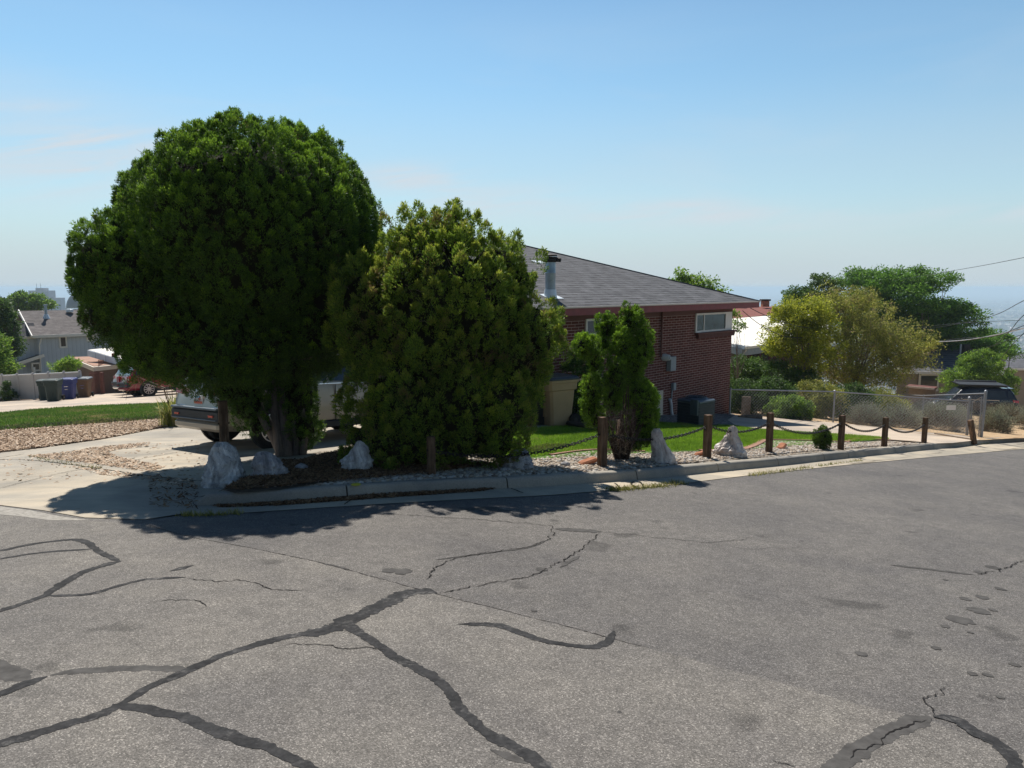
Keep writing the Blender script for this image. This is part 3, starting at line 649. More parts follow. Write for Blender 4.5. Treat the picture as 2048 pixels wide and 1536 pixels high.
# gutter and kerb
gp = edge_w + flow_w[::-1]
gut = sheet('gutter_pavement', [p for p in gp], M['gutter'], .007, step=.8, px=False); tag(gut, kind='structure')
def kerb():
    joints = [at(a, b).xy for a, b in [(700,996),(1020,978),(1277,961),(1437,944.5),(1560,932.5),(1648,922),(1698,917),(1790,907),(1868,899),(1978,887),(2060,880)]]
    dens = smooth_line(flow_w, 4); ji = sorted(min(range(len(dens)), key=lambda i: (dens[i]-q).length) for q in joints)
    segs = []; a = 0
    for jx in ji+[len(dens)-1]:
        if jx-a > 1: segs.append(dens[a:jx+1])
        a = jx
    mb = MB(); prof = [(0, 0), (.022, .085), (.034, .118), (.055, .135), (.15, .138), (.165, .125), (.168, -.05)]
    for si, sg in enumerate(segs):
        k = len(sg); P = []
        for i, p in enumerate(sg):
            t = (sg[min(i+1, k-1)]-sg[max(i-1, 0)]).normalized(); no = Vector((-t.y, t.x)); q = p+(t*.009 if i == 0 and si else -t*.009 if i == k-1 else Vector((0, 0)))
            hs = min(1, .25+i/9) if si == 0 else 1
            for a_, z in prof:
                w = q+no*a_; n3 = mnoise.noise(Vector((w.x*3, w.y*3, z*9)))*.006
                P.append((w.x, w.y, G(w.x, w.y)+(z*hs if z > 0 else z)+n3))
        m = len(prof)
        mb.add(P, [(i*m+j, (i+1)*m+j, (i+1)*m+j+1, i*m+j+1) for i in range(k-1) for j in range(m-1)]+[tuple(range(m)), tuple(range((k-1)*m, k*m))[::-1]])
    o = mb.build('kerb', M['kerb'], smooth=50); tag(o, kind='structure')
    cr = MB()
    for i, pts in enumerate([[(1228,967),(1235,972),(1242,980)], [(1270,964),(1262,968),(1268,974),(1276,979)], [(1279,964),(1284,970),(1287,978)], [(688,1012),(700,1003),(712,997)], [(1020,978),(1048,989)]]):
        ribbon(cr, pts, .022, .013+.001*i, seed=300+i)
    cr.build('gutter_joint', M['crack'], gut)
kerb()
def _yellow():
    p = at(712, 969, .14); o = MB().lathe((p.x, p.y, p.z-.004), [(.05, 0), (.06, .006), (.045, .014), (.01, .016)], 14).build('yellow_disc', M['yellow'], smooth=40)
    tag(o, 'small yellow disc lying on top of the shaded kerb', 'kerb marker')
_yellow()

# ------------------------------------------------------------------ loose stones, chips, litter, grass
ICO = None
def ico():
    bm = bmesh.new(); bmesh.ops.create_icosphere(bm, subdivisions=1, radius=1); V = np.array([v.co[:] for v in bm.verts]); F = np.array([[v.index for v in f.verts] for f in bm.faces]); bm.free(); return V, F
IV, IF = ico()
def stones(name, P, size, mat, flat=.6, kind='stuff', sink=.3, label=None, cat=None):
    """P (n,3) centres on the ground"""
    n = len(P); s = rng.uniform(size[0], size[1], (n, 1, 1)); S = s*np.stack([rng.uniform(.8, 1.3, n), rng.uniform(.7, 1.1, n), rng.uniform(flat*.7, flat*1.2, n)], 1)[:, None, :]
    V = IV[None]*(1+rng.uniform(-.16, .16, (n, len(IV), 1)))*S
    a = rng.uniform(0, 2*np.pi, n); c, q = np.cos(a), np.sin(a)
    X = V[:, :, 0]*c[:, None]-V[:, :, 1]*q[:, None]; Y = V[:, :, 0]*q[:, None]+V[:, :, 1]*c[:, None]
    V = np.stack([X, Y, V[:, :, 2]+s[:, :, 0]*flat*(1-sink)], 2)+P[:, None, :]
    F = IF[None]+(np.arange(n)*len(IV))[:, None, None]
    o = np_mesh(name, V.reshape(-1, 3), 3, mat, faces=F.reshape(-1, 3), smooth=True); tag(o, label, cat, kind=kind); return o
def on(Q, h=None, dz=0): h = h or G; return np.array([(x, y, h(x, y)+dz) for x, y in Q])
GB = [(470,985),(640,974),(800,965),(940,960),(1100,953),(1195,945),(1300,935),(1430,921),(1560,908),(1650,901),(1750,893),(1860,889),(1780,884),(1700,886),(1600,884),(1530,883),(1502,896),(1470,904),(1400,905),(1290,907),(1185,904),(1120,911),(1060,920),(1000,928),(900,900),(760,910),(690,945),(600,965)]
stones('gravel', on(scatter_poly(GB, 15000, B), B, -.004), (.014, .034), M['pebble'])
stones('bed_pebbles', on(scatter_poly([(470,985),(800,963),(1000,955),(1060,940),(900,935),(720,945),(600,962)], 2600, B), B, .0), (.02, .042), M['pebble'])
stones('bed_cobble_pebbles', on(W2([(603,960),(1130,948),(1010,960)]), B, .0), (.07, .1), M['rock_mid'], .7)
def chips(name, P, L, w, mat, up=.35):
    n = len(P); a = rng.uniform(0, 2*np.pi, n); t = rng.normal(0, up, n); D = np.stack([np.cos(a), np.sin(a), t], 1); D /= np.linalg.norm(D, axis=1)[:, None]
    S = np.stack([-np.sin(a), np.cos(a), rng.normal(0, .35, n)], 1); l = rng.uniform(*L, n)[:, None]; ww = rng.uniform(*w, n)[:, None]
    V = np.stack([P-D*l-S*ww*.6, P-D*l*.6+S*ww, P+D*l+S*ww*.7, P+D*l*.8-S*ww], 1); return tag(np_mesh(name, V.reshape(-1, 3), 4, mat), kind='stuff')
MU = [(-120,873),(0,864),(200,850),(330,840),(400,832),(372,847),(300,861),(200,880),(80,897),(0,906),(-120,915)]
Pm = on(scatter_poly(MU, 26000), G, .02); Pm[:, 2] += rng.uniform(0, .03, len(Pm)); chips('bark_debris', Pm, (.02, .05), (.008, .02), M['chip'])
Pm = np.vstack([on(scatter_poly([(50,912),(110,908),(210,893),(290,888),(215,905),(240,915),(330,935),(300,945),(180,928),(90,918)], 2400), G, .015),
                on(scatter_poly([(0,915),(400,880),(420,960),(0,970)], 350), G, .012), on(scatter_poly([(225,892),(300,885),(300,893),(240,900)], 160), G, .012),
                on(scatter_poly([(150,935),(380,960),(390,975),(200,950)], 300), G, .014)])
chips('wood_litter', Pm, (.015, .035), (.008, .016), M['chip'], .15)
Pl = np.vstack([on(scatter_poly([(450,985),(560,925),(800,910),(1000,935),(820,955),(640,972),(480,988)], 14000, B), B, .055),
                on(scatter_poly([(420,1010),(560,1005),(690,995),(950,980),(1010,975),(960,984),(700,1002),(560,1012),(440,1016)], 3800), G, .018),
                on(scatter_poly([(300,950),(400,975),(395,1020),(300,1015)], 260), G, .02),
                on(scatter_poly([(600,930),(700,900),(730,930),(640,945)], 1500, B), B, .06)])
chips('needle_litter', Pl, (.018, .045), (.004, .010), M['litter'], .3)
def blades(name, P, hgt, w, mat, lean=.35):
    n = len(P); a = rng.uniform(0, 2*np.pi, n); S = np.stack([np.cos(a), np.sin(a), np.zeros(n)], 1)*rng.uniform(w*.6, w*1.2, n)[:, None]
    h = rng.uniform(*hgt, n)[:, None]; D = np.stack([rng.normal(0, lean, n), rng.normal(0, lean, n), np.ones(n)], 1)*h
    V = np.stack([P-S, P+S, P+D], 1); return tag(np_mesh(name, V.reshape(-1, 3), 3, mat), kind='stuff')
blades('grass', on(scatter_poly(LAWN, 130000, B), B, .015), (.03, .065), .006, M['blade'])
LL = [(-200,839),(0,827),(60,820.5),(170,813),(330,807),(470,800),(470,822),(330,839),(200,849),(0,863),(-200,873)]
blades('neighbour_grass', on(scatter_poly(LL, 60000), G, .01), (.04, .085), .012, M['blade_left'])
Pd = on(scatter_poly([(-200,866),(0,856),(200,843),(330,835),(330,840),(200,850),(0,864),(-200,880)], 5000), G, .01); blades('dry_lawn_border_grass', Pd, (.04, .10), .012, M['sage_twig'], .5)
Pd = on(scatter_poly([(1050,912),(1130,900),(1150,893),(1090,893),(1045,903)], 2600, B), B, .02); blades('dry_lawn_grass', Pd, (.03, .06), .006, M['sage_twig'], .4)
wd_ = []
def weeds(pts, n, spread):
    L_ = smooth_line(W2(pts), 10)
    for _ in range(n):
        p = random.choice(L_); wd_.append((p.x+random.gauss(0, spread), p.y+random.gauss(0, spread)))
weeds([(1225,981),(1260,978),(1319,973),(1360,967)], 900, .05); weeds([(1500,951),(1560,944),(1620,936)], 420, .04); weeds([(1840,898),(1870,896)], 160, .05); weeds([(1640,933),(1720,922)], 220, .03)
weeds([(367,1031),(420,1031),(480,1027)], 260, .03); weeds([(60,915),(140,929),(200,938)], 160, .04); weeds([(1920,893),(1975,888)], 120, .04); weeds([(1200,908),(1180,905)], 30, .1)
blades('weeds', on(np.array(wd_), G, .0), (.02, .07), .006, foliage('weed_blade', [(.10, .12, .03), (.22, .22, .06), (.34, .30, .12)], .3), .6)
dry = scatter_poly([(1965,880),(2048,871),(2300,864),(2300,850),(2048,855),(1990,862)], 2500, B)
blades('dry_grass', on(dry, B, .02), (.04, .16), .008, M['sage_twig'], .5)
# ------------------------------------------------------------------ brick house
e1 = Vector((.682, .731)); hc = at(1457, 829, 0, B); HC = Vector((hc.x, hc.y))
HZ = hc.z
house = thing('brick_house', (HC.x, HC.y, HZ), 'dark red brick house with a charcoal hip roof and dark red fascia behind the junipers', 'house', rz=math.atan2(e1.y, e1.x))
HM = WM(house); HMi = HM.inverted()
def onwall(px, py, off=0.0):
    """pixel -> house-local point on the front wall plane y = -off"""
    o = HMi @ Vector((0, 0, CAMZ)); d = HMi.to_3x3() @ ray(px, py); t = (-off-o.y)/d.y; return o+d*t
ztop = onwall(1457, 607).z      # underside of the eave
zb = onwall(1390, 629).z        # top of the brick
HW, HD, OH = 10.6, 13.0, .62
w_ = MB(); w_.box((-HW/2, .1, (zb-3)/2), (HW, .2, zb+3)).box((-.1, HD/2+.1, (zb-3)/2), (.2, HD-.2, zb+3)).box((-HW+.1, HD/2+.1, (zb-3)/2), (.2, HD-.2, zb+3)).box((-HW/2, HD-.1+.3, (zb-3)/2), (HW-.4, .2, zb+3))
w_.build('wall', M['brick'], house, world=False)
bd = MB(); bd.box((-HW/2, .09, (zb+ztop)/2), (HW-.01, .2, ztop-zb)).box((-.095, HD/2, (zb+ztop)/2), (.2, HD-.4, ztop-zb)).box((-HW+.1, HD/2, (zb+ztop)/2), (.2, HD-.4, ztop-zb)); bd.build('eave_panel', M['band'], house, world=False)
ze = onwall(1500, 603.2, OH).z   # top of fascia at the eave line
x0, x1, y0, y1 = -HW-OH, OH, -OH, HD+OH
PITCHR = .325; hw = (x1-x0)/2; apx = (x0+x1)/2; za = ze+hw*PITCHR
mb = MB(); A_ = (x0, y0, ze); B_ = (x1, y0, ze); C_ = (x1, y1, ze); D_ = (x0, y1, ze); P1 = (apx, y0+hw, za); P2 = (apx, y1-hw, za)
mb.add([A_, B_, C_, D_, P1, P2], [(0, 1, 4), (1, 2, 5, 4), (2, 3, 5), (3, 0, 4, 5)]); roof = mb.build('roof', M['shingle'], house, world=False)
cpm = MB()   # ridge and hip caps
def lift(p, z=.02): return (p[0], p[1], p[2]+z)
for a, b in ((B_, P1), (A_, P1), (P1, P2)): cpm.tube([lift(a, .0), lift(b, .0)], .035, 6)
cpm.build('hip_cap', M['shingle'], roof, world=False)
f = MB(); fh = .17
for c, d in (((apx, y0+.012, ze-fh/2-.03), (x1-x0, .024, fh)), ((apx, y1-.012, ze-fh/2-.03), (x1-x0, .024, fh)), ((x1-.012, (y0+y1)/2, ze-fh/2-.03), (.024, y1-y0-.048, fh)), ((x0+.012, (y0+y1)/2, ze-fh/2-.03), (.024, y1-y0-.048, fh))): f.box(c, d)
f.build('fascia', M['fascia'], house, world=False)
f = MB(); f.box((apx, y0-.012, ze-.012), (x1-x0+.05, .03, .032)).box((x1+.012, (y0+y1)/2, ze-.012), (.03, y1-y0, .032)); f.build('drip_edge', M['drip'], house, world=False)
f = MB(); f.box(((x0+x1)/2, (y0-.0)/2+.02, ztop+.012), (x1-x0-.06, OH-.05, .02)).box((x1/2+.02, HD/2, ztop+.012), (OH-.05, HD, .02)).box((x0/2-HW/2+.0, HD/2, ztop+.012), (OH-.05, HD, .02)); f.build('soffit', M['band'], house, world=False)
def window(a, b, c, d, mull=None, parent=house, glassm='window_glass', label=None):
    """pixel corners left/right x, top/bottom y of the frame on the wall"""
    p = onwall(a, c); q = onwall(b, d); p2 = onwall(b, (c+d)/2)
    xL, xR = p.x, p2.x; zT, zB = p.z, onwall(a, d).z
    fr = MB(); t = .055
    fr.box(((xL+xR)/2, -.015, zT-t/2), (xR-xL, .06, t)).box(((xL+xR)/2, -.015, zB+t/2), (xR-xL, .06, t)).box((xL+t/2, -.015, (zT+zB)/2), (t, .056, zT-zB-2*t)).box((xR-t/2, -.015, (zT+zB)/2), (t, .056, zT-zB-2*t))
    if mull: fr.box((xL+(xR-xL)*mull, -.012, (zT+zB)/2), (.04, .05, zT-zB-2*t))
    w = fr.build('window', M['white'], parent, world=False); tag(w, label)
    MB().box(((xL+xR)/2, -.006, (zT+zB)/2), (xR-xL-2*t, .02, zT-zB-2*t)).build('pane', M[glassm], w, world=False)
    return xL, xR, zT, zB, w
xL, xR, zT, zB, w = window(1390.5, 1450.5, 627, 665.5, .26)
# sliding window with rowlock brick sill and a white end panel
MB().box(((xR+.0)/2-.02, -.004, (zT+zB)/2), (-xR-.05, .03, zT-zB)).build('end_panel', M['white'], house, world=False)
MB().bbox(((xL+.12)/2, -.05, zB-.035), (-xL+.14, .16, .05), .006).build('sill', M['band'], w, world=False)
sb = MB(); n = 26
for i in range(n): sb.box((xL+.12+(-xL-.14)*i/(n-1), -.035, zB-.125), ((-xL)/n*.72, .12, .12))
sb.build('rowlock_course', M['band'], w, world=False)
window(1170, 1200, 638, 672, None, glassm='window_dark', label='small shaded window with a cream head')
p = onwall(1311, 783); q = onwall(1323, 840); MB().box(((p.x+q.x)/2, -.02, p.z/2), (.22+abs(q.x-p.x)*.3, .05, p.z)).build('side_door_panel', M['cream'], house, world=False)
# conduit, meter, boxes
def wtube(name, pts, r, mat, n=8):
    mb = MB(); mb.tube([onwall(a, b, o)+Vector((0, 0, 0)) for a, b, o in pts], r, n); return mb.build(name, M[mat], house, world=False, smooth=50)
wtube('conduit', [(1327.5,617,.05),(1325,624,.05),(1323.5,660,.05),(1322,714,.05)], .028, 'band')
p = onwall(1324, 715, .0)
mt = MB(); mt.lathe((p.x+.07, -.06, p.z), [(.105, -.06), (.105, .04), (.09, .06), (.085, .13), (.06, .16)], 18, Matrix.Rotation(rad(90), 4, 'X')); me_ = mt.build('electric_meter', M['pvc'], house, world=False, smooth=40)
MB().lathe((p.x+.07, -.218, p.z), [(.052, 0), (.052, .012)], 14, Matrix.Rotation(rad(90), 4, 'X')).build('dial', M['grey_box'], me_, world=False)
p = onwall(1338, 727, .0); MB().bbox((p.x, -.08, p.z), (.30, .15, .42), .012).build('breaker_box', M['grey_box'], house, world=False)
p = onwall(1344.5, 773, 0); MB().bbox((p.x, -.05, p.z), (.15, .09, .21), .01).build('disconnect_box', M['grey_box'], house, world=False)
wtube('cable_whip', [(1345,779,.04),(1343.5,790,.04),(1343,803,.05)], .02, 'grey_box')
wtube('drain_pipe', [(1339.5,798,.06),(1342,806,.06),(1343,822,.06),(1345,832,.08),(1349,836.5,.1),(1358,837.5,.2)], .042, 'pvc', 10)
# flue pipe on the roof
def onroof(px, py):
    o = HMi @ Vector((0, 0, CAMZ)); d = HMi.to_3x3() @ ray(px, py)
    # plane z = ze + PITCHR*(y-y0)
    t = (ze+PITCHR*(o.y-y0)-o.z)/(d.z-PITCHR*d.y); return o+d*t
c = onroof(1100.5, 594); dm = (HM @ c).y; s = dm/FPX
fl = MB(); fl.lathe(c, [(11*s, -.05), (10.3*s, 17*s)], 20); fl.lathe((c.x, c.y, c.z), [(10.3*s, 14*s), (10*s, 16*s), (10*s, 68*s), (9.6*s, 69*s)], 20)
flue = thing('flue_pipe', HM @ c, 'tall grey metal flue with a black cap rising from the brick house roof', 'flue')
fl = MB(); fl.lathe((0, 0, 0), [(10.1*s, 14*s), (10.1*s, 46*s), (10.5*s, 46.5*s), (10.5*s, 48*s), (10.1*s, 48.5*s), (10.1*s, 71*s)], 20); fl.build('pipe', M['steel'], flue, world=False, smooth=40)
fl = MB(); fl.lathe((0, 0, 0), [(14*s, -5*s), (11.6*s, 15*s)], 20); fl.build('flashing_cone', M['steel_light'], flue, world=False, smooth=40)
fl = MB(); fl.lathe((0, 0, 0), [(10.6*s, 68*s), (13*s, 70*s), (13*s, 75*s), (12.2*s, 76*s), (13.2*s, 77*s), (13.2*s, 82*s), (8*s, 84*s)], 22); fl.tube([(11*s, -2*s, 73*s), (20*s, -5*s, 72.5*s)], 4.2*s, 12); cap_ = fl.build('cap', M['black_matte'], flue, world=False, smooth=40)
fl = MB(); fl.lathe((0, 0, 78.6*s), [(13.35*s, 0), (13.35*s, .7*s)], 22); fl.build('cap_band', M['chrome'], cap_, world=False)
nrm = Vector((0, -PITCHR, 1)).normalized(); qm = HM.to_3x3() @ nrm
fb = MB(); a_ = HM.to_3x3() @ Vector((1, 0, 0)); b_ = HM.to_3x3() @ Vector((0, 1, PITCHR)).normalized()
base = Vector(); k0 = [base+a_*x+b_*y+qm*z for z in (.004, .014) for x, y in ((-.2, -.16), (.32, -.16), (.32, .18), (-.2, .18))]
fb.add(k0, [(3, 2, 1, 0), (4, 5, 6, 7), (0, 1, 5, 4), (1, 2, 6, 5), (2, 3, 7, 6), (3, 0, 4, 7)]); fb.build('base_flashing', M['steel_light'], flue, world=False)
c = onroof(1073.5, 524); s = (HM @ c).y/FPX
vp = thing('vent_pipe', HM @ c, 'thin black vent pipe near the ridge of the brick house roof', 'vent pipe')
MB().tube([(0, 0, -.05), (0, 0, 23*s)], .9*s, 8).build('pipe', M['black_matte'], vp, world=False)
k0 = [a_*x+b_*y+qm*z for z in (.004, .014) for x, y in ((-.14, -.15), (.26, -.15), (.26, .12), (-.14, .12))]
MB().add(k0, [(3, 2, 1, 0), (4, 5, 6, 7), (0, 1, 5, 4), (1, 2, 6, 5), (2, 3, 7, 6), (3, 0, 4, 7)]).build('base_flashing', M['steel_light'], vp, world=False)
MB().lathe((0, 0, 0), [(2.6*s, -.02), (1.2*s, 2.4*s)], 12).build('boot', M['steel_light'], vp, world=False)

# ------------------------------------------------------------------ air conditioner
def aircon():
    p = at(1391, 848, .03, B); Y = p.y; s = m_px(Y)
    t = thing('air_conditioner', p, 'dark slate outdoor air conditioner unit beside the brick wall', 'air conditioner', rz=rad(40)); w = .68; h = .66
    MB().bbox((0, 0, -.02), (w+.14, w+.14, .06), .01).build('pad', M['black'], t, world=False)
    b = MB()
    for i in range(17): b.bbox((0, 0, .05+i*.036), (w*(.97 if i % 2 else 1), w*(.97 if i % 2 else 1), .036), .004)
    b.build('body', M['ac'], t, world=False)
    b = MB(); b.bbox((0, 0, h-.045), (w+.02, w+.02, .09), .025); b.lathe((0, 0, h), [(.29, 0), (.27, .03), (.24, .04)], 24); top = b.build('top', M['ac_top'], t, world=False, smooth=40)
    b = MB()
    for r in (.26, .20, .14, .09): b.tube([(r*math.cos(a*math.pi/12), r*math.sin(a*math.pi/12), h+.055) for a in range(25)], .006, 5, cap=False)
    for a in range(8): w2 = a*math.pi/4; b.tube([(.05*math.cos(w2), .05*math.sin(w2), h+.06), (.27*math.cos(w2), .27*math.sin(w2), h+.05)], .006, 5)
    b.lathe((0, 0, h+.04), [(.06, 0), (.055, .03)], 12); b.build('grille', M['ac'], top, world=False)
    MB().bbox((-w/2-.03, -w/2+.12, .5), (.06, .22, .4), .01).build('service_panel', M['ac_top'], t, world=False)
aircon()

# ------------------------------------------------------------------ wheeled bins
def bin_(px, py, hpx, label, body, lid, wheels_side=1, rz=0, group=None, hh=None, h_=None, handle=True, wheel=True, marks=None):
    p = at(px, py, .03 if hh is B else 0.0, hh); H = hpx*m_px(p.y)*1.0; t = thing('wheeled_bin', p, label, 'bin', group, rz=rz); k = H/1.12
    def ring(w, d, z, c=.05):
        x, y = w/2, d/2; return [(-x+c, -y, z), (x-c, -y, z), (x, -y+c, z), (x, y-c, z), (x-c, y, z), (-x+c, y, z), (-x, y-c, z), (-x, -y+c, z)]
    levels = [(.50, .54, .03), (.52, .57, .25), (.57, .64, .70), (.575, .66, .80), (.64, .74, .82), (.655, .76, .97), (.70, .80, .98), (.70, .80, 1.03)]
    mb = MB(); P = []
    for w, d, z in levels: P += [Vector(q)*k for q in ring(w, d, z)]
    n = len(levels); F = [(i*8+j, i*8+(j+1) % 8, (i+1)*8+(j+1) % 8, (i+1)*8+j) for i in range(n-1) for j in range(8)]+[tuple(range(7, -1, -1)), tuple(range((n-1)*8, n*8))]
    mb.add(P, F); mb.build('body', M[body], t, world=False, smooth=30)
    mb = MB(); P = []
    for w, d, z in ((.72, .83, 1.032), (.73, .84, 1.06), (.66, .76, 1.10), (.4, .5, 1.12)): P += [Vector(q)*k for q in ring(w, d, z, .07)]
    mb.add(P, [(i*8+j, i*8+(j+1) % 8, (i+1)*8+(j+1) % 8, (i+1)*8+j) for i in range(3) for j in range(8)]+[tuple(range(7, -1, -1)), tuple(range(24, 32))])
    for i in range(-3, 4): mb.box((i*.085*k, 0, 1.115*k), (.03*k, .5*k, .022*k))
    mb.build('lid', M[lid], t, world=False, smooth=30)
    if body != 'bin_green':
        for z_, w_b, y_b in ((.55, .16, .315), (.70, .20, .33)): MB().box((0, -y_b*k, z_*k), (w_b*k, .02*k, .02*k)).build('catch_bar', M['chrome'], t, world=False)
    mb = MB(); mb.box((0, -.298*k, .42*k), (.10*k, .03*k, .42*k)); mb.build('front_slot', M[body], t, world=False)
    mb = MB(); mb.tube([(-.30*k, .40*k, 1.0*k), (-.28*k, .46*k, 1.02*k), (.28*k, .46*k, 1.02*k), (.30*k, .40*k, 1.0*k)], .016*k, 8); mb.build('handle', M[body], t, world=False)
    for sx in (-1, 1):
        mb = MB(); R_ = Matrix.Rotation(rad(90), 4, 'Y'); mb.lathe((sx*.31*k, .30*k, .14*k), [(.04*k, -.04*k), (.135*k, -.035*k), (.14*k, 0), (.135*k, .035*k), (.04*k, .04*k)], 20, R_)
        wh = mb.build('wheel', M['rubber'], t, world=False, smooth=40)
        mb = MB(); mb.lathe((sx*.335*k, .30*k, .14*k), [(.055*k, -.02*k), (.045*k, .02*k)], 12, R_); mb.build('hub', M['black'], wh, world=False)
    if marks:
        mb = MB()
        for i in range(5): mb.box(((-.03+i*.032)*k, -.3835*k, .90*k), (.018*k, .004, (.030+.008*(i % 2))*k))
        mb.build('stamped_number', M['decal'], t, world=False)
    return t
bin_(1111, 850, 103, 'tan wheeled bin with a dark lid standing on the concrete pad beside the big juniper', 'bin_tan', 'lid_dark', rz=rad(-58), hh=B, marks=True)
t = bin_(1068, 848, 100, 'very dark bin mostly hidden between the juniper and the tan bin', 'black', 'lid_dark', rz=rad(-58), hh=B)
BG = 'bins in front of the neighbour fence'
bin_(92, 800, 42, 'dark green bin half hidden behind the other green bin by the vinyl fence', 'bin_green', 'bin_green', group=BG, rz=rad(25))
bin_(109, 802, 45, 'dark green bin standing in front beside the blue bin', 'bin_green', 'bin_green', group=BG, rz=rad(10))
bin_(139, 798, 43, 'blue bin standing between a green bin and the brown bin', 'bin_blue', 'bin_blue', group=BG, rz=rad(12))
bin_(170, 794.5, 41, 'brown bin with a grey lid next to the blue bin', 'bin_brown', 'lid_grey', group=BG, rz=rad(12))

# black drain extension on the lawn
p, q = at(1136, 846, .10, B), at(1196, 856, .12, B); q2 = at(1238, 868, .1, B)
dv = (q-p).normalized()
tag(MB().tube([p, p.lerp(q, .5)+Vector((0, 0, .01)), q, q+dv*.25], .055, 10).build('drain_extension', M['black'], smooth=40), 'black drain pipe lying across the lawn from the tan bin to a timber post', 'drain pipe')

# ------------------------------------------------------------------ timber posts and chains
PG = 'timber posts of the chain fence along the kerb'
posts = []
def post(px, py, hpx, wpx, label, lean=(0, 0), taper=0, h=None, rz=.45, dark=False):
    p = at(px, py, -.02, h or B); s = m_px(p.y); H = hpx*s+.02; w = wpx*s*.78
    t = thing('timber_post', p, label, 'post', PG, rz=rz)
    mb = MB(); k = 6; P = []
    for i in range(k+1):
        z = H*i/k-(.15 if i == 0 else 0); ox, oy = lean[0]*i/k, lean[1]*i/k; c = w/2
        for a, b in ((-1, -1), (-.25, -1.0), (-.2, -.86), (.2, -.86), (.25, -1.0), (1, -1), (1, 1), (-1, 1)):
            j_ = mnoise.noise(Vector((px+a*3, b*3, i*.9)))*.004; P.append((a*c+ox+j_, b*c+oy+j_, z))
    mb.add(P, [(i*8+j, i*8+(j+1) % 8, (i+1)*8+(j+1) % 8, (i+1)*8+j) for i in range(k) for j in range(8)]+[tuple(range(7, -1, -1)), tuple(range(k*8, k*8+8))])
    mb.build('timber', M['timber'], t, world=False)
    for sg in (-1, 1): MB().tube([(sg*(w*.5+.018), -w*.1, H*.68), (sg*(w*.5-.02), -w*.1, H*.68)], .014, 8).build('eye_bolt', M['chain'], t, world=False)
    posts.append((p, H, w, rz)); return t
post(452, 940, 140, 22, 'dark timber post behind the tallest grey rock under the big juniper')
post(863, 955, 82, 18, 'red brown timber post sunk into the front foliage of the olive juniper')
post(1204, 937, 104, 19, 'lit timber post between the olive juniper and the small multi headed arborvitae')
post(1413.5, 919, 90, 16, 'timber post between the tapering boulder and the triangular boulder')
post(1537.5, 908, 83, 13, 'timber post on the gravel just past the triangular boulder')
post(1681, 901, 71, 11.5, 'timber post beside the tiny round cypress on the gravel')
post(1768, 895, 60, 10.5, 'timber post at the far gravel end of the bed')
post(1847.5, 888, 53, 9.5, 'last upright timber post before the walkway meets the kerb')
def lpost():
    p = at(1948, 885, -.02, B); s = m_px(p.y); t = thing('timber_post', p, 'grey timber post leaning over beside the wire gate', 'post', PG, rz=.3); H = 46*s
    mb = MB(); mb.bbox((0, 0, H/2), (9*s, 8*s, H+.1), .01, Matrix.Rotation(rad(-17), 4, 'Y')); mb.build('timber', M['timber'], t, world=False)
    MB().tube([(-.3*H-5*s, 0, H*.78), (-.3*H+5*s, 0, H*.8)], .012, 6).build('eye_bolt', M['chain'], t, world=False)
lpost()
def chain(i, j, sag, label, fa=.68, fb=.68):
    pa, Ha, wa, ra = posts[i]; pb, Hb, wb, rb = posts[j]
    a = pa+Vector((0, 0, Ha*fa)); b = pb+Vector((0, 0, Hb*fb)); d = (b-a); d.z = 0; d.normalize(); a += d*wa*.6; b -= d*wb*.6
    L_ = (b-a).length; n = int(L_/.05); V = []; F = []
    pts = [a.lerp(b, t/n)+Vector((0, 0, -4*sag*(t/n)*(1-t/n))) for t in range(n+1)]
    mb = MB(); r = .0075
    for t in range(n):
        c = (pts[t]+pts[t+1])/2; ax = (pts[t+1]-pts[t]).normalized(); up = Vector((0, 0, 1)); side = ax.cross(up).normalized(); up2 = side.cross(ax)
        u = up2 if t % 2 else side; lp = []
        for q in range(10):
            w = 2*math.pi*q/10; lp.append(c+ax*math.cos(w)*.037+u*math.sin(w)*.021)
        nrm_ = ax.cross(u); P = []
        for q in range(10):
            rd = (lp[q]-c).normalized()
            for z in range(4): w = math.pi/4+z*math.pi/2; P.append(lp[q]+rd*math.cos(w)*r+nrm_*math.sin(w)*r)
        mb.add(P, [(q*4+z, q*4+(z+1) % 4, ((q+1) % 10)*4+(z+1) % 4, ((q+1) % 10)*4+z) for q in range(10) for z in range(4)])
    o = mb.build('chain', M['chain'], smooth=True); tag(o, label, 'chain', 'chains strung between the timber posts')
chain(1, 2, .16, 'dark chain rising out of the olive juniper to the next post', .62, .66)
chain(2, 3, .14, 'dark chain passing in front of the arborvitae and the tapering boulder', .66, .74)
chain(3, 4, .13, 'dark chain hanging over the triangular boulder', .74, .76)
chain(4, 5, .20, 'dark chain sagging behind the tiny round cypress', .74, .78)
chain(5, 6, .16, 'rusty chain between the sixth and seventh posts past the cypress', .78, .76)
chain(6, 7, .18, 'rusty chain at the far end of the row before the walkway', .74, .74)

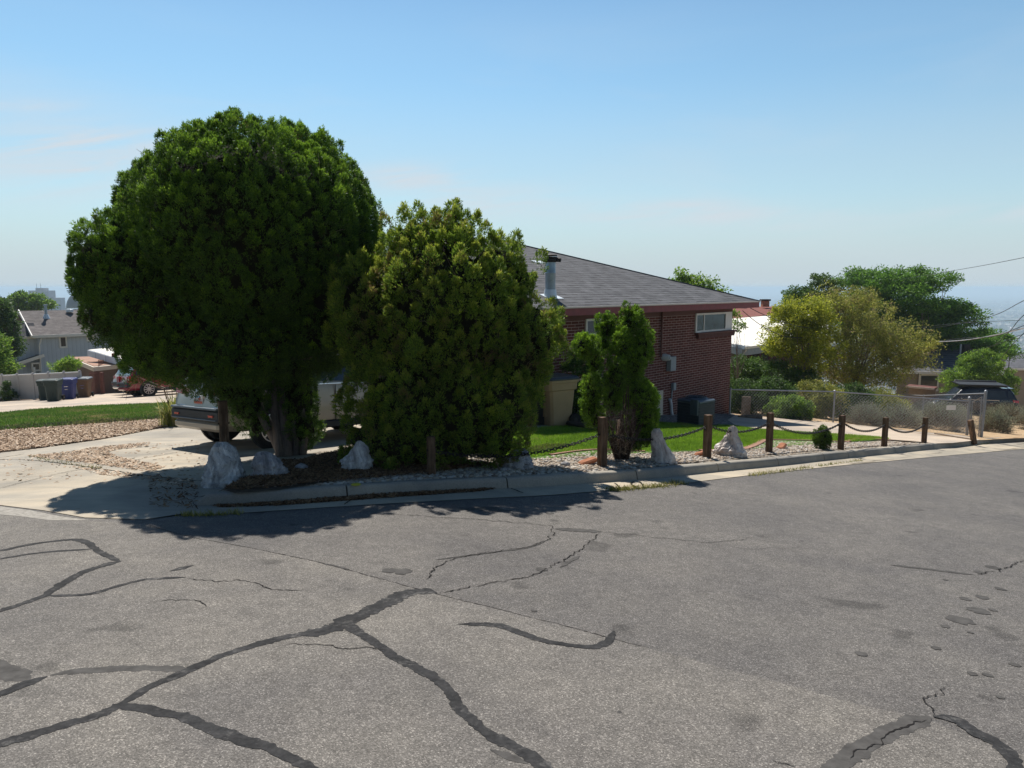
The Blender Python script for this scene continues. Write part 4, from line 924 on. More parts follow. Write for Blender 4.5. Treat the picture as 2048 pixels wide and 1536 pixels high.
# ------------------------------------------------------------------ rocks
def rock(px, py, prof, label, mat, depth=.7, seed=0, name='boulder', rough=.09, h=None, sub=4, shear=0):
    """prof: (height px, centre offset px, half width px) from the base up"""
    p = at(px, py, .0, h or B); s = m_px(p.y); t = MB(); n = 72; k = 54; P = []
    Ht = prof[-1][0]
    for i in range(k+1):
        z = Ht*(1-(1-i/k)**1.15) if i < k else Ht
        for (a, b) in zip(prof, prof[1:]):
            if a[0] <= z <= b[0]: u = (z-a[0])/max(1e-6, b[0]-a[0]); ox = a[1]+(b[1]-a[1])*u; hw_ = a[2]+(b[2]-a[2])*u; break
        zz = z*s-(.06 if i == 0 else 0); hw_ = hw_*s; ox = ox*s; end = .02 if i == k else 1
        for j in range(n):
            w = 2*math.pi*j/n; c_, s_ = math.cos(w), math.sin(w); e = 2.6; rr = 1/((abs(c_)**e+abs(s_)**e)**(1/e))
            q = Vector((c_*rr*hw_, s_*rr*hw_*depth, 0)); v3 = Vector((c_*1.6+seed*3.1, s_*1.6, zz*3.2/(Ht*s)*1.3+seed))
            vd = mnoise.voronoi(v3*1.5)[0]; vd2 = mnoise.voronoi(v3*3.6)[0]
            d_ = 1+rough*2.0*mnoise.noise(v3)+rough*2.4*(vd[1]-vd[0]-.3)+rough*.7*(vd2[1]-vd2[0]-.25)-rough*1.3*max(0, .25-abs(mnoise.noise(v3*2.1)))*2+rough*.45*mnoise.noise(v3*7)+rough*.2*mnoise.noise(v3*15)
            # facets
            P.append((ox+q.x*d_*end, q.y*d_*end+ zz*shear, zz+.05*s*Ht*mnoise.noise(v3*3)*(1 if i > 2 else 0)))
    t.add(P, [(i*n+j, i*n+(j+1) % n, (i+1)*n+(j+1) % n, (i+1)*n+j) for i in range(k) for j in range(n)]+[tuple(range(k*n, k*n+n))])
    me = bpy.data.meshes.new(name); me.from_pydata([tuple(q) for q in t.v], [], t.f); me.update(); o = link(name, me, M[mat], smooth=24); o.location = p
    tag(o, label, 'rock', 'boulders set along the gravel bed'); return o
rock(446, 972, [(0,0,43),(15,1,42),(35,3,37),(55,5,32),(72,4,25),(84,2,19),(90,0,9)], 'tallest grey white boulder where the kerb starts at the driveway', 'rock_grey', .75, 1, rough=.08)
rock(541, 955, [(0,0,36),(10,-1,36),(26,-4,32),(40,-8,24),(50,-12,15),(53,-14,6)], 'low blue grey boulder at the foot of the juniper trunks', 'rock_mid', .7, 2)
rock(714, 944, [(0,4,26),(8,2,30),(22,-2,31),(36,4,22),(50,8,16),(60,8,9),(64,7,4)], 'pointed grey boulder between the two big junipers', 'rock_grey', .6, 3)
rock(1030, 938, [(0,0,36),(12,2,34),(24,5,27),(36,9,17),(43,12,7)], 'streaked grey boulder tucked under the olive juniper by its chain', 'rock_mid', .7, 4)
rock(1328, 926, [(0,0,27),(12,-1,25),(24,-5,20),(38,-12,15.5),(52,-15,12),(64,-16,11),(70,-16,6)], 'tapering pale pink boulder with a flat top beside the arborvitae', 'rock_pink', .7, 5, rough=.06)
rock(1461, 912, [(0,0,31),(12,-1,32),(20,-1,27),(32,0,18),(44,2,11.5),(56,3,9),(62,3,4)], 'triangular pink white boulder with a knobbed top under the chain', 'rock_pink', .7, 8, rough=.10)
for px, py, a, b, lb, r in ((1176,923,.13,.04,'flat orange red stone slab leaning by the lit timber post',.3),(1402,907,.10,.04,'small orange stone lying at the lawn edge',.1),(1563,893,.12,.04,'small pinkish stone on the gravel near the walkway',.9)):
    p = at(px, py, .05, B); mb = MB(); mb.bbox((0, 0, 0), (a*2.2, a*1.2, b*1.6), .02, Matrix.Rotation(r, 4, 'Z') @ Matrix.Rotation(-.25, 4, 'Y')); o = mb.build('stone_slab', M['redrock']); o.location = p; tag(o, lb, 'stone')
# brick edging of the lawn
for k_, pts in enumerate([[(1100,913),(1185,902.5),(1290,905.5)], [(1400,903.5),(1470,902.5),(1503,895),(1530,881.5)], [(1690,886),(1718,879.5),(1781,881.5)], [(1540,881.5),(1600,882.5),(1690,885.5)]]):
    L_ = smooth_line([at(a, b, 0, B).xy for a, b in pts], 8); mb = MB(); P = []; wdt = [.03, .07, .06, .025][k_]
    for i, p in enumerate(L_):
        t_ = (L_[min(i+1, len(L_)-1)]-L_[max(i-1, 0)]).normalized(); no = Vector((-t_.y, t_.x))
        for a, z in ((-wdt, 0), (-wdt, .038), (wdt, .038), (wdt, 0)): q = p+no*a; P.append((q.x, q.y, B(q.x, q.y)+z))
    mb.add(P, [(i*4+j, (i+1)*4+j, (i+1)*4+j+1, i*4+j+1) for i in range(len(L_)-1) for j in range(3)]); o = mb.build('lawn_edging', M['edging'])
    tag(o, ['worn brick edging curving behind the lit timber post', 'broad brick edging turning beside the triangular boulder', 'raised brick edging at the far tip of the lawn', 'thin brick edging along the far lawn behind the cypress'][k_], 'edging', 'brick edging between lawn and gravel')
# ------------------------------------------------------------------ foliage builders
def kites(P, D, L, w, bend=0.0):
    """narrow pointed leaves: base P, direction D, length L, half width w -> (n,4,3)"""
    n = len(P); D = D/np.linalg.norm(D, axis=1)[:, None]
    R = rng.normal(size=(n, 3)); S = np.cross(D, R); S /= (np.linalg.norm(S, axis=1)[:, None]+1e-9)
    L = np.asarray(L).reshape(-1, 1) if np.ndim(L) else np.full((n, 1), L); w = np.asarray(w).reshape(-1, 1) if np.ndim(w) else np.full((n, 1), w)
    mid = P+D*L*.5
    return np.stack([P, mid-S*w, P+D*L, mid+S*w], 1).reshape(-1, 3)
def unit(n):
    v = rng.normal(size=(n, 3)); return v/np.linalg.norm(v, axis=1)[:, None]
def ell(px, py, rx, ry, Y, rd):
    c = atY(px, py, Y); s = m_px(Y); return (np.array(c), np.array((rx*s, rd, ry*s)))
def surf(E, n, inset=1.0):
    """points on the outside of a union of ellipsoids, with normals"""
    areas = np.array([np.prod(r)**(2/3) for c, r in E]); cnt = rng.multinomial(n, areas/areas.sum()); PP = []; NN = []
    for (c, r), k in zip(E, cnt):
        u = unit(k); P = c+u*r*inset; N = u/r; N /= np.linalg.norm(N, axis=1)[:, None]
        ok = np.ones(k, bool)
        for c2, r2 in E:
            if c2 is c: continue
            ok &= (((P-c2)/(r2*.93))**2).sum(1) > 1
        PP.append(P[ok]); NN.append(N[ok])
    return np.vstack(PP), np.vstack(NN)
def thin(P, N, d):
    """drop points closer than d to an earlier one"""
    cell = {}; keep = []
    for i, p in enumerate(P):
        k = tuple((p//d).astype(int)); ok = True
        for a in (-1, 0, 1):
            for b in (-1, 0, 1):
                for c in (-1, 0, 1):
                    for j in cell.get((k[0]+a, k[1]+b, k[2]+c), ()):
                        if ((P[j]-p)**2).sum() < d*d: ok = False; break
                    if not ok: break
                if not ok: break
            if not ok: break
        if ok: cell.setdefault(k, []).append(i); keep.append(i)
    return P[keep], N[keep]
SPH = None
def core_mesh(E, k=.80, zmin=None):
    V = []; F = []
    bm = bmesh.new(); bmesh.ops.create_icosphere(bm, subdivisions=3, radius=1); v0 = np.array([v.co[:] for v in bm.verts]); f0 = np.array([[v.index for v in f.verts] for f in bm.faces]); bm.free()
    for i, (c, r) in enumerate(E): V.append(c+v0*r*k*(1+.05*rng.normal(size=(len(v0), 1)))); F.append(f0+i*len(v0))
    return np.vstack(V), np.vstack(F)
def conifer_crown(name, E, parent, mats, sp=.27, a=.17, b=.34, tufts=170, blade=(.055, .095), w=.011, up=1.0, core=.80, jitter=.1, n0=6000, ground=None, per=3, tipsize=.5, shrink=.0, lump=0):
    """lumpy evergreen crown: upright plumes of scale-leaf sprays over a dark twiggy inside"""
    if shrink: E = [(c, np.maximum(r-shrink, r*.68)) for c, r in E]
    P, N = surf(E, n0); P, N = thin(P, N, sp)
    P = P+N*rng.normal(0, jitter, (len(P), 1))
    if lump: P = P+N*np.array([[lump*(mnoise.noise(Vector(p)*1.5)+.5*mnoise.noise(Vector(p)*3.4))] for p in P])
    if ground is not None: P = P[(k_ := P[:, 2] > ground)]; N = N[k_]
    m = len(P); ax = N*rng.uniform(.25, .7, (m, 1))+np.array([0, 0, up]); ax += rng.normal(0, .12, ax.shape); ax /= np.linalg.norm(ax, axis=1)[:, None]
    sc = rng.uniform(.55, 1.5, (m, 1)); T = tufts
    u = unit(m*T).reshape(m, T, 3)
    u = u+ax[:, None]*.35+N[:, None]*.35; u /= np.linalg.norm(u, axis=2)[:, :, None]
    al = (u*ax[:, None]).sum(2, keepdims=True); lat = u-al*ax[:, None]
    # pointed plume: narrower towards the tip
    taper = 1-tipsize*np.clip(al, 0, 1)
    rad_ = rng.uniform(.72, 1.05, (m, T, 1))
    pos = P[:, None]+(lat*a*taper+ax[:, None]*al*b)*sc[:, None]*rad_
    dr = ax[:, None]*1.0+lat*.75+rng.normal(0, .30, u.shape)
    pos = pos.reshape(-1, 3); dr = dr.reshape(-1, 3); tipf = (al*rad_).reshape(-1)*np.repeat(rng.uniform(.6, 1.25, m), T)
    if ground is not None: kk = pos[:, 2] > ground-.02; pos = pos[kk]; dr = dr[kk]; tipf = tipf[kk]
    pos = np.repeat(pos, per, 0)+rng.normal(0, .012, (len(pos)*per, 3)); dr = np.repeat(dr, per, 0); dr = dr/np.linalg.norm(dr, axis=1)[:, None]+rng.normal(0, .28, dr.shape)
    n = len(pos); V = kites(pos, dr, rng.uniform(blade[0], blade[1], n), rng.uniform(w*.6, w*1.1, n))
    tipf = np.repeat(tipf, per, 0)+rng.uniform(-.25, .25, n)
    o = np_mesh(name, V, 4, [mats[0], mats[2]], parent, mi=(tipf > .62).astype(np.int32))  # upper plume leaves get the tip colour, standing in for sunlit tops
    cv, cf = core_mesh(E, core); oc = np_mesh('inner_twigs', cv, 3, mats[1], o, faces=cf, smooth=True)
    return o, m
def twigs(parent, P, D, L, r, mat, name='dead_twigs', seg=3, wob=.25):
    mb = MB()
    for p, d, l in zip(P, D, L):
        q = Vector(p); d = Vector(d).normalized(); pts = [q]
        for i in range(seg): d = (d+Vector(rng.normal(0, wob, 3))).normalized(); q = q+d*l/seg; pts.append(q)
        mb.tube(pts, [r*(1-.7*i/seg) for i in range(seg+1)], 4, cap=False)
    return tag(mb.build(name, M[mat], parent), kind='stuff')

# ------------------------------------------------------------------ the two big junipers
p = at(566, 912, 0, B)
jun = thing('juniper_tree', p, 'huge deep green spreading juniper with a rounded crown shading the driveway', 'tree')
Y0 = p.y
E = [ell(515,462,212,205,Y0-.7,2.1), ell(310,560,145,160,Y0-1.25,1.05), ell(230,545,80,108,Y0-1.45,.8), ell(350,430,105,105,Y0-.5,1.1), ell(430,660,190,125,Y0-.8,1.2), ell(645,530,125,230,Y0-.1,1.45), ell(585,352,108,95,Y0,1.2),
     ell(440,300,55,50,Y0-.2,.7), ell(590,785,50,115,Y0+.25,.45), ell(560,700,120,80,Y0,.9), ell(322,712,92,50,Y0-1.0,.7), ell(470,778,55,34,Y0-.7,.42), ell(497,805,40,56,Y0-.3,.4), ell(515,850,20,30,Y0-.2,.25), ell(608,855,30,50,Y0+.2,.35), ell(222,632,46,66,Y0-1.4,.6)]
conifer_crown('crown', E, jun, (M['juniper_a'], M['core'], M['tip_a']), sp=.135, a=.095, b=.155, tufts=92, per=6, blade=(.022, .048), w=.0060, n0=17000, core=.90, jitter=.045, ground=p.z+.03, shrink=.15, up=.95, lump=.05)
mb = MB()
def trunk(mb, pts, r0, r1, Yb, off=None):
    L_ = [atY(a, b, Yb+(c if len(t_) > 2 else 0)) for t_ in pts for a, b, c in [(*t_[:2], t_[2] if len(t_) > 2 else 0)]]
    L_ = smooth_line(L_, 5); n = len(L_); mb.tube(L_, [(r0+(r1-r0)*i/(n-1))*(1+.12*mnoise.noise(Vector((i*.5, r0*50, 0)))) for i in range(n)], 12)
trunk(mb, [(572,925),(552,880),(520,820),(500,770),(460,700),(420,620)], .10, .045, Y0-.05)
trunk(mb, [(560,925),(556,880),(548,820),(545,770),(520,690),(500,560)], .075, .04, Y0-.1)
trunk(mb, [(575,925),(570,870),(562,800),(556,750),(560,640),(560,480)], .10, .05, Y0)
trunk(mb, [(590,925),(592,880),(585,810),(600,740),(640,620),(660,480)], .085, .04, Y0+.1)
trunk(mb, [(535,860,0),(515,820),(490,780),(420,740),(330,680)], .05, .03, Y0-.3)
trunk(mb, [(606,912),(610,860),(602,800),(612,740)], .06, .035, Y0+.1)
mb.build('trunk', M['bark'], jun, smooth=True)
PJ, NJ = surf([(c, r-.1) for c, r in E], 160); kk = PJ[:, 1] < Y0+.5; PJ = PJ[kk]; NJ = NJ[kk]
twigs(jun, PJ-NJ*.12, NJ*.6+rng.normal(0, .5, NJ.shape)+np.array((0, 0, .4)), rng.uniform(.15, .4, len(PJ)), .0055, 'dead_twig')

p2 = at(880, 938, 0, B); Y2 = p2.y
ju2 = thing('juniper_tree', p2, 'olive green shaggy juniper with twin tops and brown tips between the house and the kerb', 'tree')
E2 = [ell(880,645,172,195,Y2+.65,1.05), ell(912,487,58,66,Y2+.85,.45), ell(828,488,66,58,Y2+.85,.5), ell(1020,690,98,118,Y2+.75,.75), ell(870,810,185,120,Y2+.35,.8), ell(738,640,76,125,Y2+.45,.7), ell(985,560,76,90,Y2+.85,.6), ell(1074,675,48,82,Y2+.85,.5),
      ell(1000,820,72,90,Y2+.3,.6), ell(778,838,74,92,Y2+.3,.6), ell(905,432,20,22,Y2+.85,.2), ell(1038,560,34,52,Y2+.95,.3), ell(850,885,165,62,Y2+.2,.6), ell(990,880,60,60,Y2+.25,.5), ell(735,880,52,50,Y2+.25,.45)]
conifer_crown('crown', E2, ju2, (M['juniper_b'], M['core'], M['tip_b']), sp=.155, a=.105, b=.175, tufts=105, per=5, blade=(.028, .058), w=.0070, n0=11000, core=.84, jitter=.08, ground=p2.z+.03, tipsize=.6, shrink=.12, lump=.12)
mb = MB(); trunk(mb, [(870,945),(875,850),(880,700),(900,520)], .11, .04, Y2+.3); trunk(mb, [(890,945),(920,850),(980,720),(1010,600)], .09, .03, Y2+.3); trunk(mb, [(865,945),(830,850),(790,720),(810,520)], .09, .03, Y2+.3); mb.build('trunk', M['bark_red'], ju2, smooth=True)
PJ, NJ = surf([(c, np.maximum(r-.15, .05)) for c, r in E2], 420); kk = PJ[:, 1] < Y2+.9; PJ = PJ[kk]; NJ = NJ[kk]
twigs(ju2, PJ-NJ*.12, NJ*.7+rng.normal(0, .5, NJ.shape)+np.array((0, 0, .3)), rng.uniform(.15, .45, len(PJ)), .005, 'dead_twig')

# ------------------------------------------------------------------ the multi-headed arborvitae
p3 = at(1243, 918, 0, B); Y3 = p3.y
arb = thing('arborvitae', p3, 'clumpy bright green arborvitae with several heads and a bare brown middle', 'tree')
E3 = [ell(1262,642,23,30,Y3+.2,.18), ell(1243,688,24,34,Y3,.18), ell(1284,695,17,52,Y3+.12,.2), ell(1264,725,28,38,Y3+.05,.22), ell(1212,655,20,32,Y3+.3,.17), ell(1205,690,16,26,Y3+.25,.15), ell(1170,694,25,27,Y3-.1,.17), ell(1190,722,17,34,Y3-.05,.15),
      ell(1232,758,25,46,Y3-.15,.17), ell(1226,800,20,30,Y3-.2,.15), ell(1183,795,18,58,Y3-.02,.18), ell(1190,838,15,24,Y3,.15), ell(1282,822,34,68,Y3+.05,.27), ell(1262,780,24,44,Y3+.2,.22), ell(1290,862,22,34,Y3+.05,.22), ell(1266,888,30,18,Y3+.12,.2)]
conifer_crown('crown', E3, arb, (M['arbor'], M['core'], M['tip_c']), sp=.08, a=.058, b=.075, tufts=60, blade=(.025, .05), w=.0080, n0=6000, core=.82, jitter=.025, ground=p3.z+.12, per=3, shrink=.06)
mb = MB()
for i in range(46):
    a = rng.uniform(-1, 1); tx = 1243+a*42+rng.normal(0, 8); ty = 870-rng.uniform(0, 150)*(1-.4*abs(a))
    L_ = [atY(1243+a*12, 922, Y3-.05+rng.normal(0, .05)), atY(1243+a*22, 890, Y3-.15+rng.normal(0, .06)), atY((1243+a*22+tx)/2+rng.normal(0, 4), (890+ty)/2, Y3-.18), atY(tx, ty, Y3-.12+rng.normal(0, .06))]
    L_ = smooth_line(L_, 3); n = len(L_); r = rng.uniform(.008, .019); mb.tube(L_, [r*(1-.6*i_/(n-1)) for i_ in range(n)], 5)
mb.tube([atY(1240, 925, Y3), atY(1240, 890, Y3), atY(1242, 840, Y3)], [.10, .08, .05], 10)
mb.build('trunk', M['bark_red'], arb, smooth=True)
n = 330; a = rng.uniform(-1, 1, n); PP = np.array([atY(1236+x*30, 912-rng.uniform(0, 90), Y3-.27+rng.normal(0, .07)) for x in a])
twigs(arb, PP, rng.normal(0, .6, (n, 3))+np.array((0, -.3, .7)), rng.uniform(.08, .24, n), .0035, 'dead_twig')

# small cypress ball on the gravel
p = at(1645, 899, 0, B); s = m_px(p.y)
cy = thing('dwarf_cypress', p, 'tiny dark green egg shaped cypress on the gravel beneath the sagging chain', 'shrub')
Ec = [ell(1645,880,17,19,p.y,17*s), ell(1645.5,866,9,11,p.y,9*s)]
conifer_crown('crown', Ec, cy, (M['arbor_dark'], M['core'], M['arbor']), sp=.06, a=.045, b=.075, tufts=40, blade=(.03, .05), w=.008, n0=2500, core=.85, jitter=.01, ground=p.z, shrink=.04)
MB().tube([p, p+Vector((0, 0, .15))], .03, 8).build('trunk', M['bark_red'], cy)

# ------------------------------------------------------------------ leafy trees
def leafy(label, base, E, leafmat, trunkmat='bark', nclump=260, leaves=90, clr=.28, leaf=(.06, .11), w=.03, trunk_r=.14, inner=.5, group=None, name='tree', cat='tree', limbs=7, flat=.6, ht=None, droop=-.1, hollow=.35):
    """broadleaf tree: tapered trunk and limbs, leaf clumps spread through the crown's volume"""
    t = thing(name, base, label, cat, group)
    ar = np.array([np.prod(r) for c, r in E])**.75; cnt = rng.multinomial(nclump, ar/ar.sum()); C = []
    for (c, r), k in zip(E, cnt):
        u = unit(k)*rng.uniform(hollow, 1, (k, 1))**.5; C.append(c+u*r)
    C = np.vstack(C); m = len(C); sc = rng.uniform(.5, 1.4, (m, 1, 1))
    q = unit(m*leaves).reshape(m, leaves, 3)*rng.uniform(.15, 1, (m, leaves, 1))**.6*np.array((1, 1, flat))*clr*sc
    P = (C[:, None]+q).reshape(-1, 3); n = len(P); D = q.reshape(-1, 3)/clr+rng.normal(0, .6, (n, 3))+np.array((0, 0, droop))
    np_mesh('crown', kites(P, D, rng.uniform(*leaf, n), rng.uniform(w*.6, w, n)), 4, M[leafmat], t)
    mb = MB(); base = Vector(base); cc = Vector(np.mean([c for c, r in E], 0)); top = cc
    fork = base.lerp(Vector((base.x*.5+cc.x*.5, base.y*.5+cc.y*.5, cc.z)), .35)
    mb.tube([base-Vector((0, 0, .3)), base.lerp(fork, .5), fork], [trunk_r*1.25, trunk_r, trunk_r*.8], 9)
    idx = rng.choice(m, min(m, limbs*4), replace=False)
    for j, i in enumerate(idx):
        e_ = Vector(C[i]); r = trunk_r*(.5 if j < limbs else .2); k_ = fork.lerp(e_, .45)+Vector(rng.normal(0, .25, 3))*(e_-fork).length*.25
        L_ = smooth_line([fork, k_, e_], 4); nn = len(L_); mb.tube(L_, [r*(1-.85*q_/(nn-1)) for q_ in range(nn)], 5, cap=False)
    mb.build('trunk', M[trunkmat], t, smooth=True)
    return t
def base_at(px, Y): d = ray(px, 768); x = d.x/d.y*Y; return Vector((x, Y, G(x, Y)))
# big feathery locust far right
Y = 62
leafy('large dark green feathery locust rising above the grey roofs', base_at(1830, Y), [ell(1790,600,95,50,Y,4), ell(1880,650,80,50,Y,3.5), ell(1740,560,70,22,Y,2.5), ell(1840,560,60,25,Y,2.5), ell(1960,690,55,22,Y,2.5), ell(1800,665,90,40,Y,3.5), ell(1900,620,50,22,Y,2.5), ell(1720,620,50,60,Y,2.5)],
      'leaf_locust', nclump=640, leaves=130, clr=.8, leaf=(.16, .32), w=.055, trunk_r=.35, flat=.42, limbs=12, hollow=.1)
Y = 64
leafy('low tip of dark locust foliage against the hazy valley', base_at(1990, Y), [ell(1975,680,42,20,Y,2), ell(2005,705,25,12,Y,1.5)], 'leaf_locust', nclump=90, leaves=90, clr=.6, leaf=(.14, .28), w=.05, trunk_r=.2, flat=.45)
Y = 48
leafy('upright dark tree top poking above the yellowing tree', base_at(1640, Y), [ell(1638,562,18,16,Y,.8), ell(1600,588,30,14,Y,1), ell(1665,575,14,14,Y,.8), ell(1625,600,50,22,Y,1.5)], 'leaf_mid', nclump=150, leaves=80, clr=.35, leaf=(.10, .18), w=.05, trunk_r=.16)
Y = 33
leafy('broad yellow brown drying tree behind the wire fence', base_at(1700, Y), [ell(1700,650,95,75,Y,2.2), ell(1790,690,75,55,Y,1.8), ell(1650,720,70,70,Y,1.8), ell(1740,745,95,40,Y,1.8), ell(1690,600,60,35,Y,1.4), ell(1830,715,40,28,Y,1)], 'leaf_dry', nclump=560, leaves=105, clr=.34, leaf=(.06, .12), w=.024, trunk_r=.13, limbs=14, hollow=.05, flat=.8)
Y = 31
leafy('yellow green tree in front of the white roof', base_at(1600, Y), [ell(1575,650,50,45,Y,1.1), ell(1610,625,55,38,Y,1.2), ell(1555,690,32,26,Y,.9), ell(1625,680,60,60,Y,1.3)], 'leaf_yellow', nclump=330, leaves=95, clr=.28, leaf=(.06, .12), w=.028, trunk_r=.11, limbs=10, hollow=.05, flat=.75)
Y = 40
leafy('bright sparse tree top showing over the hip of the brick house', base_at(1395, Y), [ell(1385,572,45,24,Y,.8), ell(1362,552,12,16,Y,.4), ell(1420,582,30,10,Y,.5), ell(1340,565,12,8,Y,.4)], 'leaf_fresh', nclump=95, leaves=38, clr=.35, leaf=(.12, .20), w=.05, trunk_r=.1, limbs=8, hollow=.05)
Y = 29
leafy('sprig of narrow pale leaves at the corner of the brick house', base_at(1475, Y), [ell(1466,640,12,22,Y,.3), ell(1478,652,10,12,Y,.3)], 'leaf_fresh', nclump=22, leaves=26, clr=.16, leaf=(.10, .16), w=.025, trunk_r=.03)
Y = 31
for pxs, yy, rx, ry, lb in ((1490,738,34,28,'dark spreading evergreen beside the corner of the brick house'), (1552,752,38,32,'dark spreading evergreen under the white roof'), (1606,760,30,28,'dark evergreen shrub beneath the yellow green tree')):
    leafy(lb, base_at(pxs, Y), [ell(pxs,yy,rx,ry,Y,.8), ell(pxs+6,yy+24,rx*.9,ry*.6,Y,.7)], 'leaf_dark', nclump=110, leaves=90, clr=.26, leaf=(.07, .13), w=.022, trunk_r=.06, name='evergreen_shrub', cat='shrub', flat=.45, group='dark evergreens behind the wire fence')
Y = 50
leafy('small bright green tree behind the dark roof rack car', base_at(1965, Y), [ell(1965,735,48,38,Y,1.3), ell(1995,765,40,30,Y,1.2), ell(1920,765,38,28,Y,1.2), ell(1960,710,22,16,Y,.6)], 'leaf_fresh', nclump=230, leaves=95, clr=.34, leaf=(.09, .16), w=.045, trunk_r=.12, limbs=9, hollow=.1)
Y = 23.5
def hedge(label, E, mat, n=120, leaves=90, clr=.17, leaf=(.05, .085), w=.022, name='hedge', cat='hedge', base=None, Y=Y, group=None):
    return leafy(label, base or base_at(1024+(E[0][0][0]/E[0][0][1])*FPX, E[0][0][1]), E, mat, nclump=n, leaves=leaves, clr=clr, leaf=leaf, w=w, trunk_r=.03, name=name, cat=cat, flat=.9, limbs=5, group=group, hollow=.3)
bp = at(1577, 838, 0, B)
hedge('rounded glossy green shrub at the far side of the walkway', [ell(1560,818,26,22,bp.y,.5), ell(1595,816,26,24,bp.y,.5), ell(1577,812,30,19,bp.y,.5), ell(1610,826,16,12,bp.y,.35)], 'leaf_fresh', 130, 110, .13, (.05, .085), .024, 'shrub', 'shrub', bp)
for k_, (a, b, Yh, mt_) in enumerate(((1480,785,25.5,'leaf_mid'), (1540,780,26,'leaf_mid'), (1630,788,26.5,'leaf_dry'), (1700,795,27,'leaf_mid'), (1760,803,27.5,'leaf_dry'))):
    hedge(['green brown hedge behind the upright grey board', 'hedge mass above the glossy shrub behind the fence', 'brown hedge behind the first fence post', 'darker hedge between the brown hedge and the sagebrush', 'dry hedge end merging into the sagebrush'][k_],
          [ell(a,b,38,26,Yh,.7), ell(a+22,b+12,34,26,Yh,.7), ell(a,b+30,40,20,Yh,.6)], mt_, 150, 90, .22, (.05, .09), .025, group='hedge clumps behind the wire fence')
# sagebrush
def sage(label, px, py, rx, ry, n=60):
    p = at(px, py, 0, B); t = thing('sagebrush', p, label, 'shrub', 'sagebrush around the end of the wire fence'); s = m_px(p.y); Ev = np.array([rx*s, rx*s*.8, ry*s*2])
    m = n*14; u = unit(m); u[:, 2] = np.abs(u[:, 2]); tip = np.array(p)+u*Ev*rng.uniform(.75, 1.05, (m, 1)); b0 = np.array(p)+rng.normal(0, .12, (m, 3))*np.array((1, 1, .2))+u*Ev*.25
    D = tip-b0; L_ = np.linalg.norm(D, axis=1); np_mesh('twigs', kites(b0, D+rng.normal(0, .06, D.shape), L_, .008), 4, M['sage_twig'], t)
    k = n*110; i = rng.integers(0, m, k); f_ = rng.uniform(.62, 1.03, (k, 1)); P = b0[i]+D[i]*f_+rng.normal(0, .045, (k, 3)); hz = (P[:, 2]-p.z)/(ry*s*2); kk = rng.uniform(0, 1, k) < np.clip(hz*1.6, .12, 1)
    P = P[kk]; dd = D[i][kk]/L_[i][kk][:, None]+rng.normal(0, .5, P.shape)+np.array((0, 0, .5)); np_mesh('leaves', kites(P, dd, rng.uniform(.03, .06, len(P)), .008), 4, M['sage'], t); return t
for a, b, rx, ry, lb in ((1880,860,58,32,'silvery sagebrush directly behind the wire gate'), (1800,856,50,26,'brownish sagebrush behind the middle of the fence'), (1730,850,45,24,'shaded sagebrush next to the hedge'), (2010,848,52,24,'sagebrush beside the dark roof rack car'),
                  (1990,866,40,26,'sagebrush at the foot of the gate post on the sandy verge'), (1912,852,40,23,'tall pale sagebrush between the gate and the dark car'), (2075,862,50,30,'big sagebrush over the sandy verge past the gate'), (1850,842,50,24,'grey sagebrush in the rear of the fenced corner')):
    sage(lb, a, b, rx, ry)
# strap-leaf clump behind the silver car
def straps():
    p = at(350, 852, 0); t = thing('ornamental_grass', p, 'tall arching clump of yellow green strap leaves beside the silver car', 'plant'); V = []; F = []; s = m_px(p.y)
    mb = MB()
    for i in range(330):
        a = rng.uniform(0, 2*np.pi); rr = rng.uniform(.2, 1)*42*s; h_ = rng.uniform(.5, 1)*68*s; d = Vector((math.cos(a), math.sin(a), 0)); side = Vector((-d.y, d.x, 0))*rng.uniform(.009, .017)
        b0 = p+Vector((rng.normal(0, .12), rng.normal(0, .12), 0)); pts = [b0+d*rr*u**1.6+Vector((0, 0, h_*(1.5*u-.75*u*u*(.6+.8*(i % 3)/2)))) for u in (0, .25, .5, .75, 1)]
        P = []
        for j, q in enumerate(pts): w = [1, 1, .9, .6, .05][j]; P += [q-side*w, q+side*w]
        mb.add(P, [(2*j, 2*j+1, 2*j+3, 2*j+2) for j in range(4)])
    mb.build('leaves', M['strap'], t)
    mb = MB()
    for i in range(9):
        a = rng.uniform(0, 6.28); d = Vector((math.cos(a), math.sin(a), 0)); mb.tube([p, p+d*.2+Vector((0, 0, .9)), p+d*(.7+.3*(i % 2))+Vector((0, 0, 1.15)), p+d*1.1+Vector((0, 0, .75))], [.008, .007, .006, .003], 5)
    mb.build('stems', M['dead_twig'], t)
straps()
# left side vegetation
TL = 'trees around the pale blue house'
Y = 58
leafy('tall narrow shaded conifer beside the blue house bay', base_at(12, Y), [ell(4,665,24,55,Y,1.4), ell(-8,625,22,26,Y,1.2), ell(18,690,16,26,Y,.9)], 'leaf_mid', nclump=210, leaves=80, clr=.5, leaf=(.12, .22), w=.06, trunk_r=.25, group=TL)
Y = 47
leafy('bright leafy tree overlapping the porch of the blue house', base_at(0, Y), [ell(-2,732,28,32,Y,1.2), ell(-30,700,40,40,Y,1.4)], 'leaf_fresh', nclump=170, leaves=80, clr=.38, leaf=(.12, .2), w=.05, trunk_r=.2, group=TL)
Y = 110
leafy('round green tree behind the ridge of the blue house', base_at(38, Y), [ell(42,602,17,17,Y,1.6), ell(30,601,12,9,Y,1.2), ell(44,622,14,14,Y,1.2)], 'leaf_far', nclump=70, leaves=60, clr=.6, leaf=(.25, .42), w=.12, trunk_r=.3, group=TL)
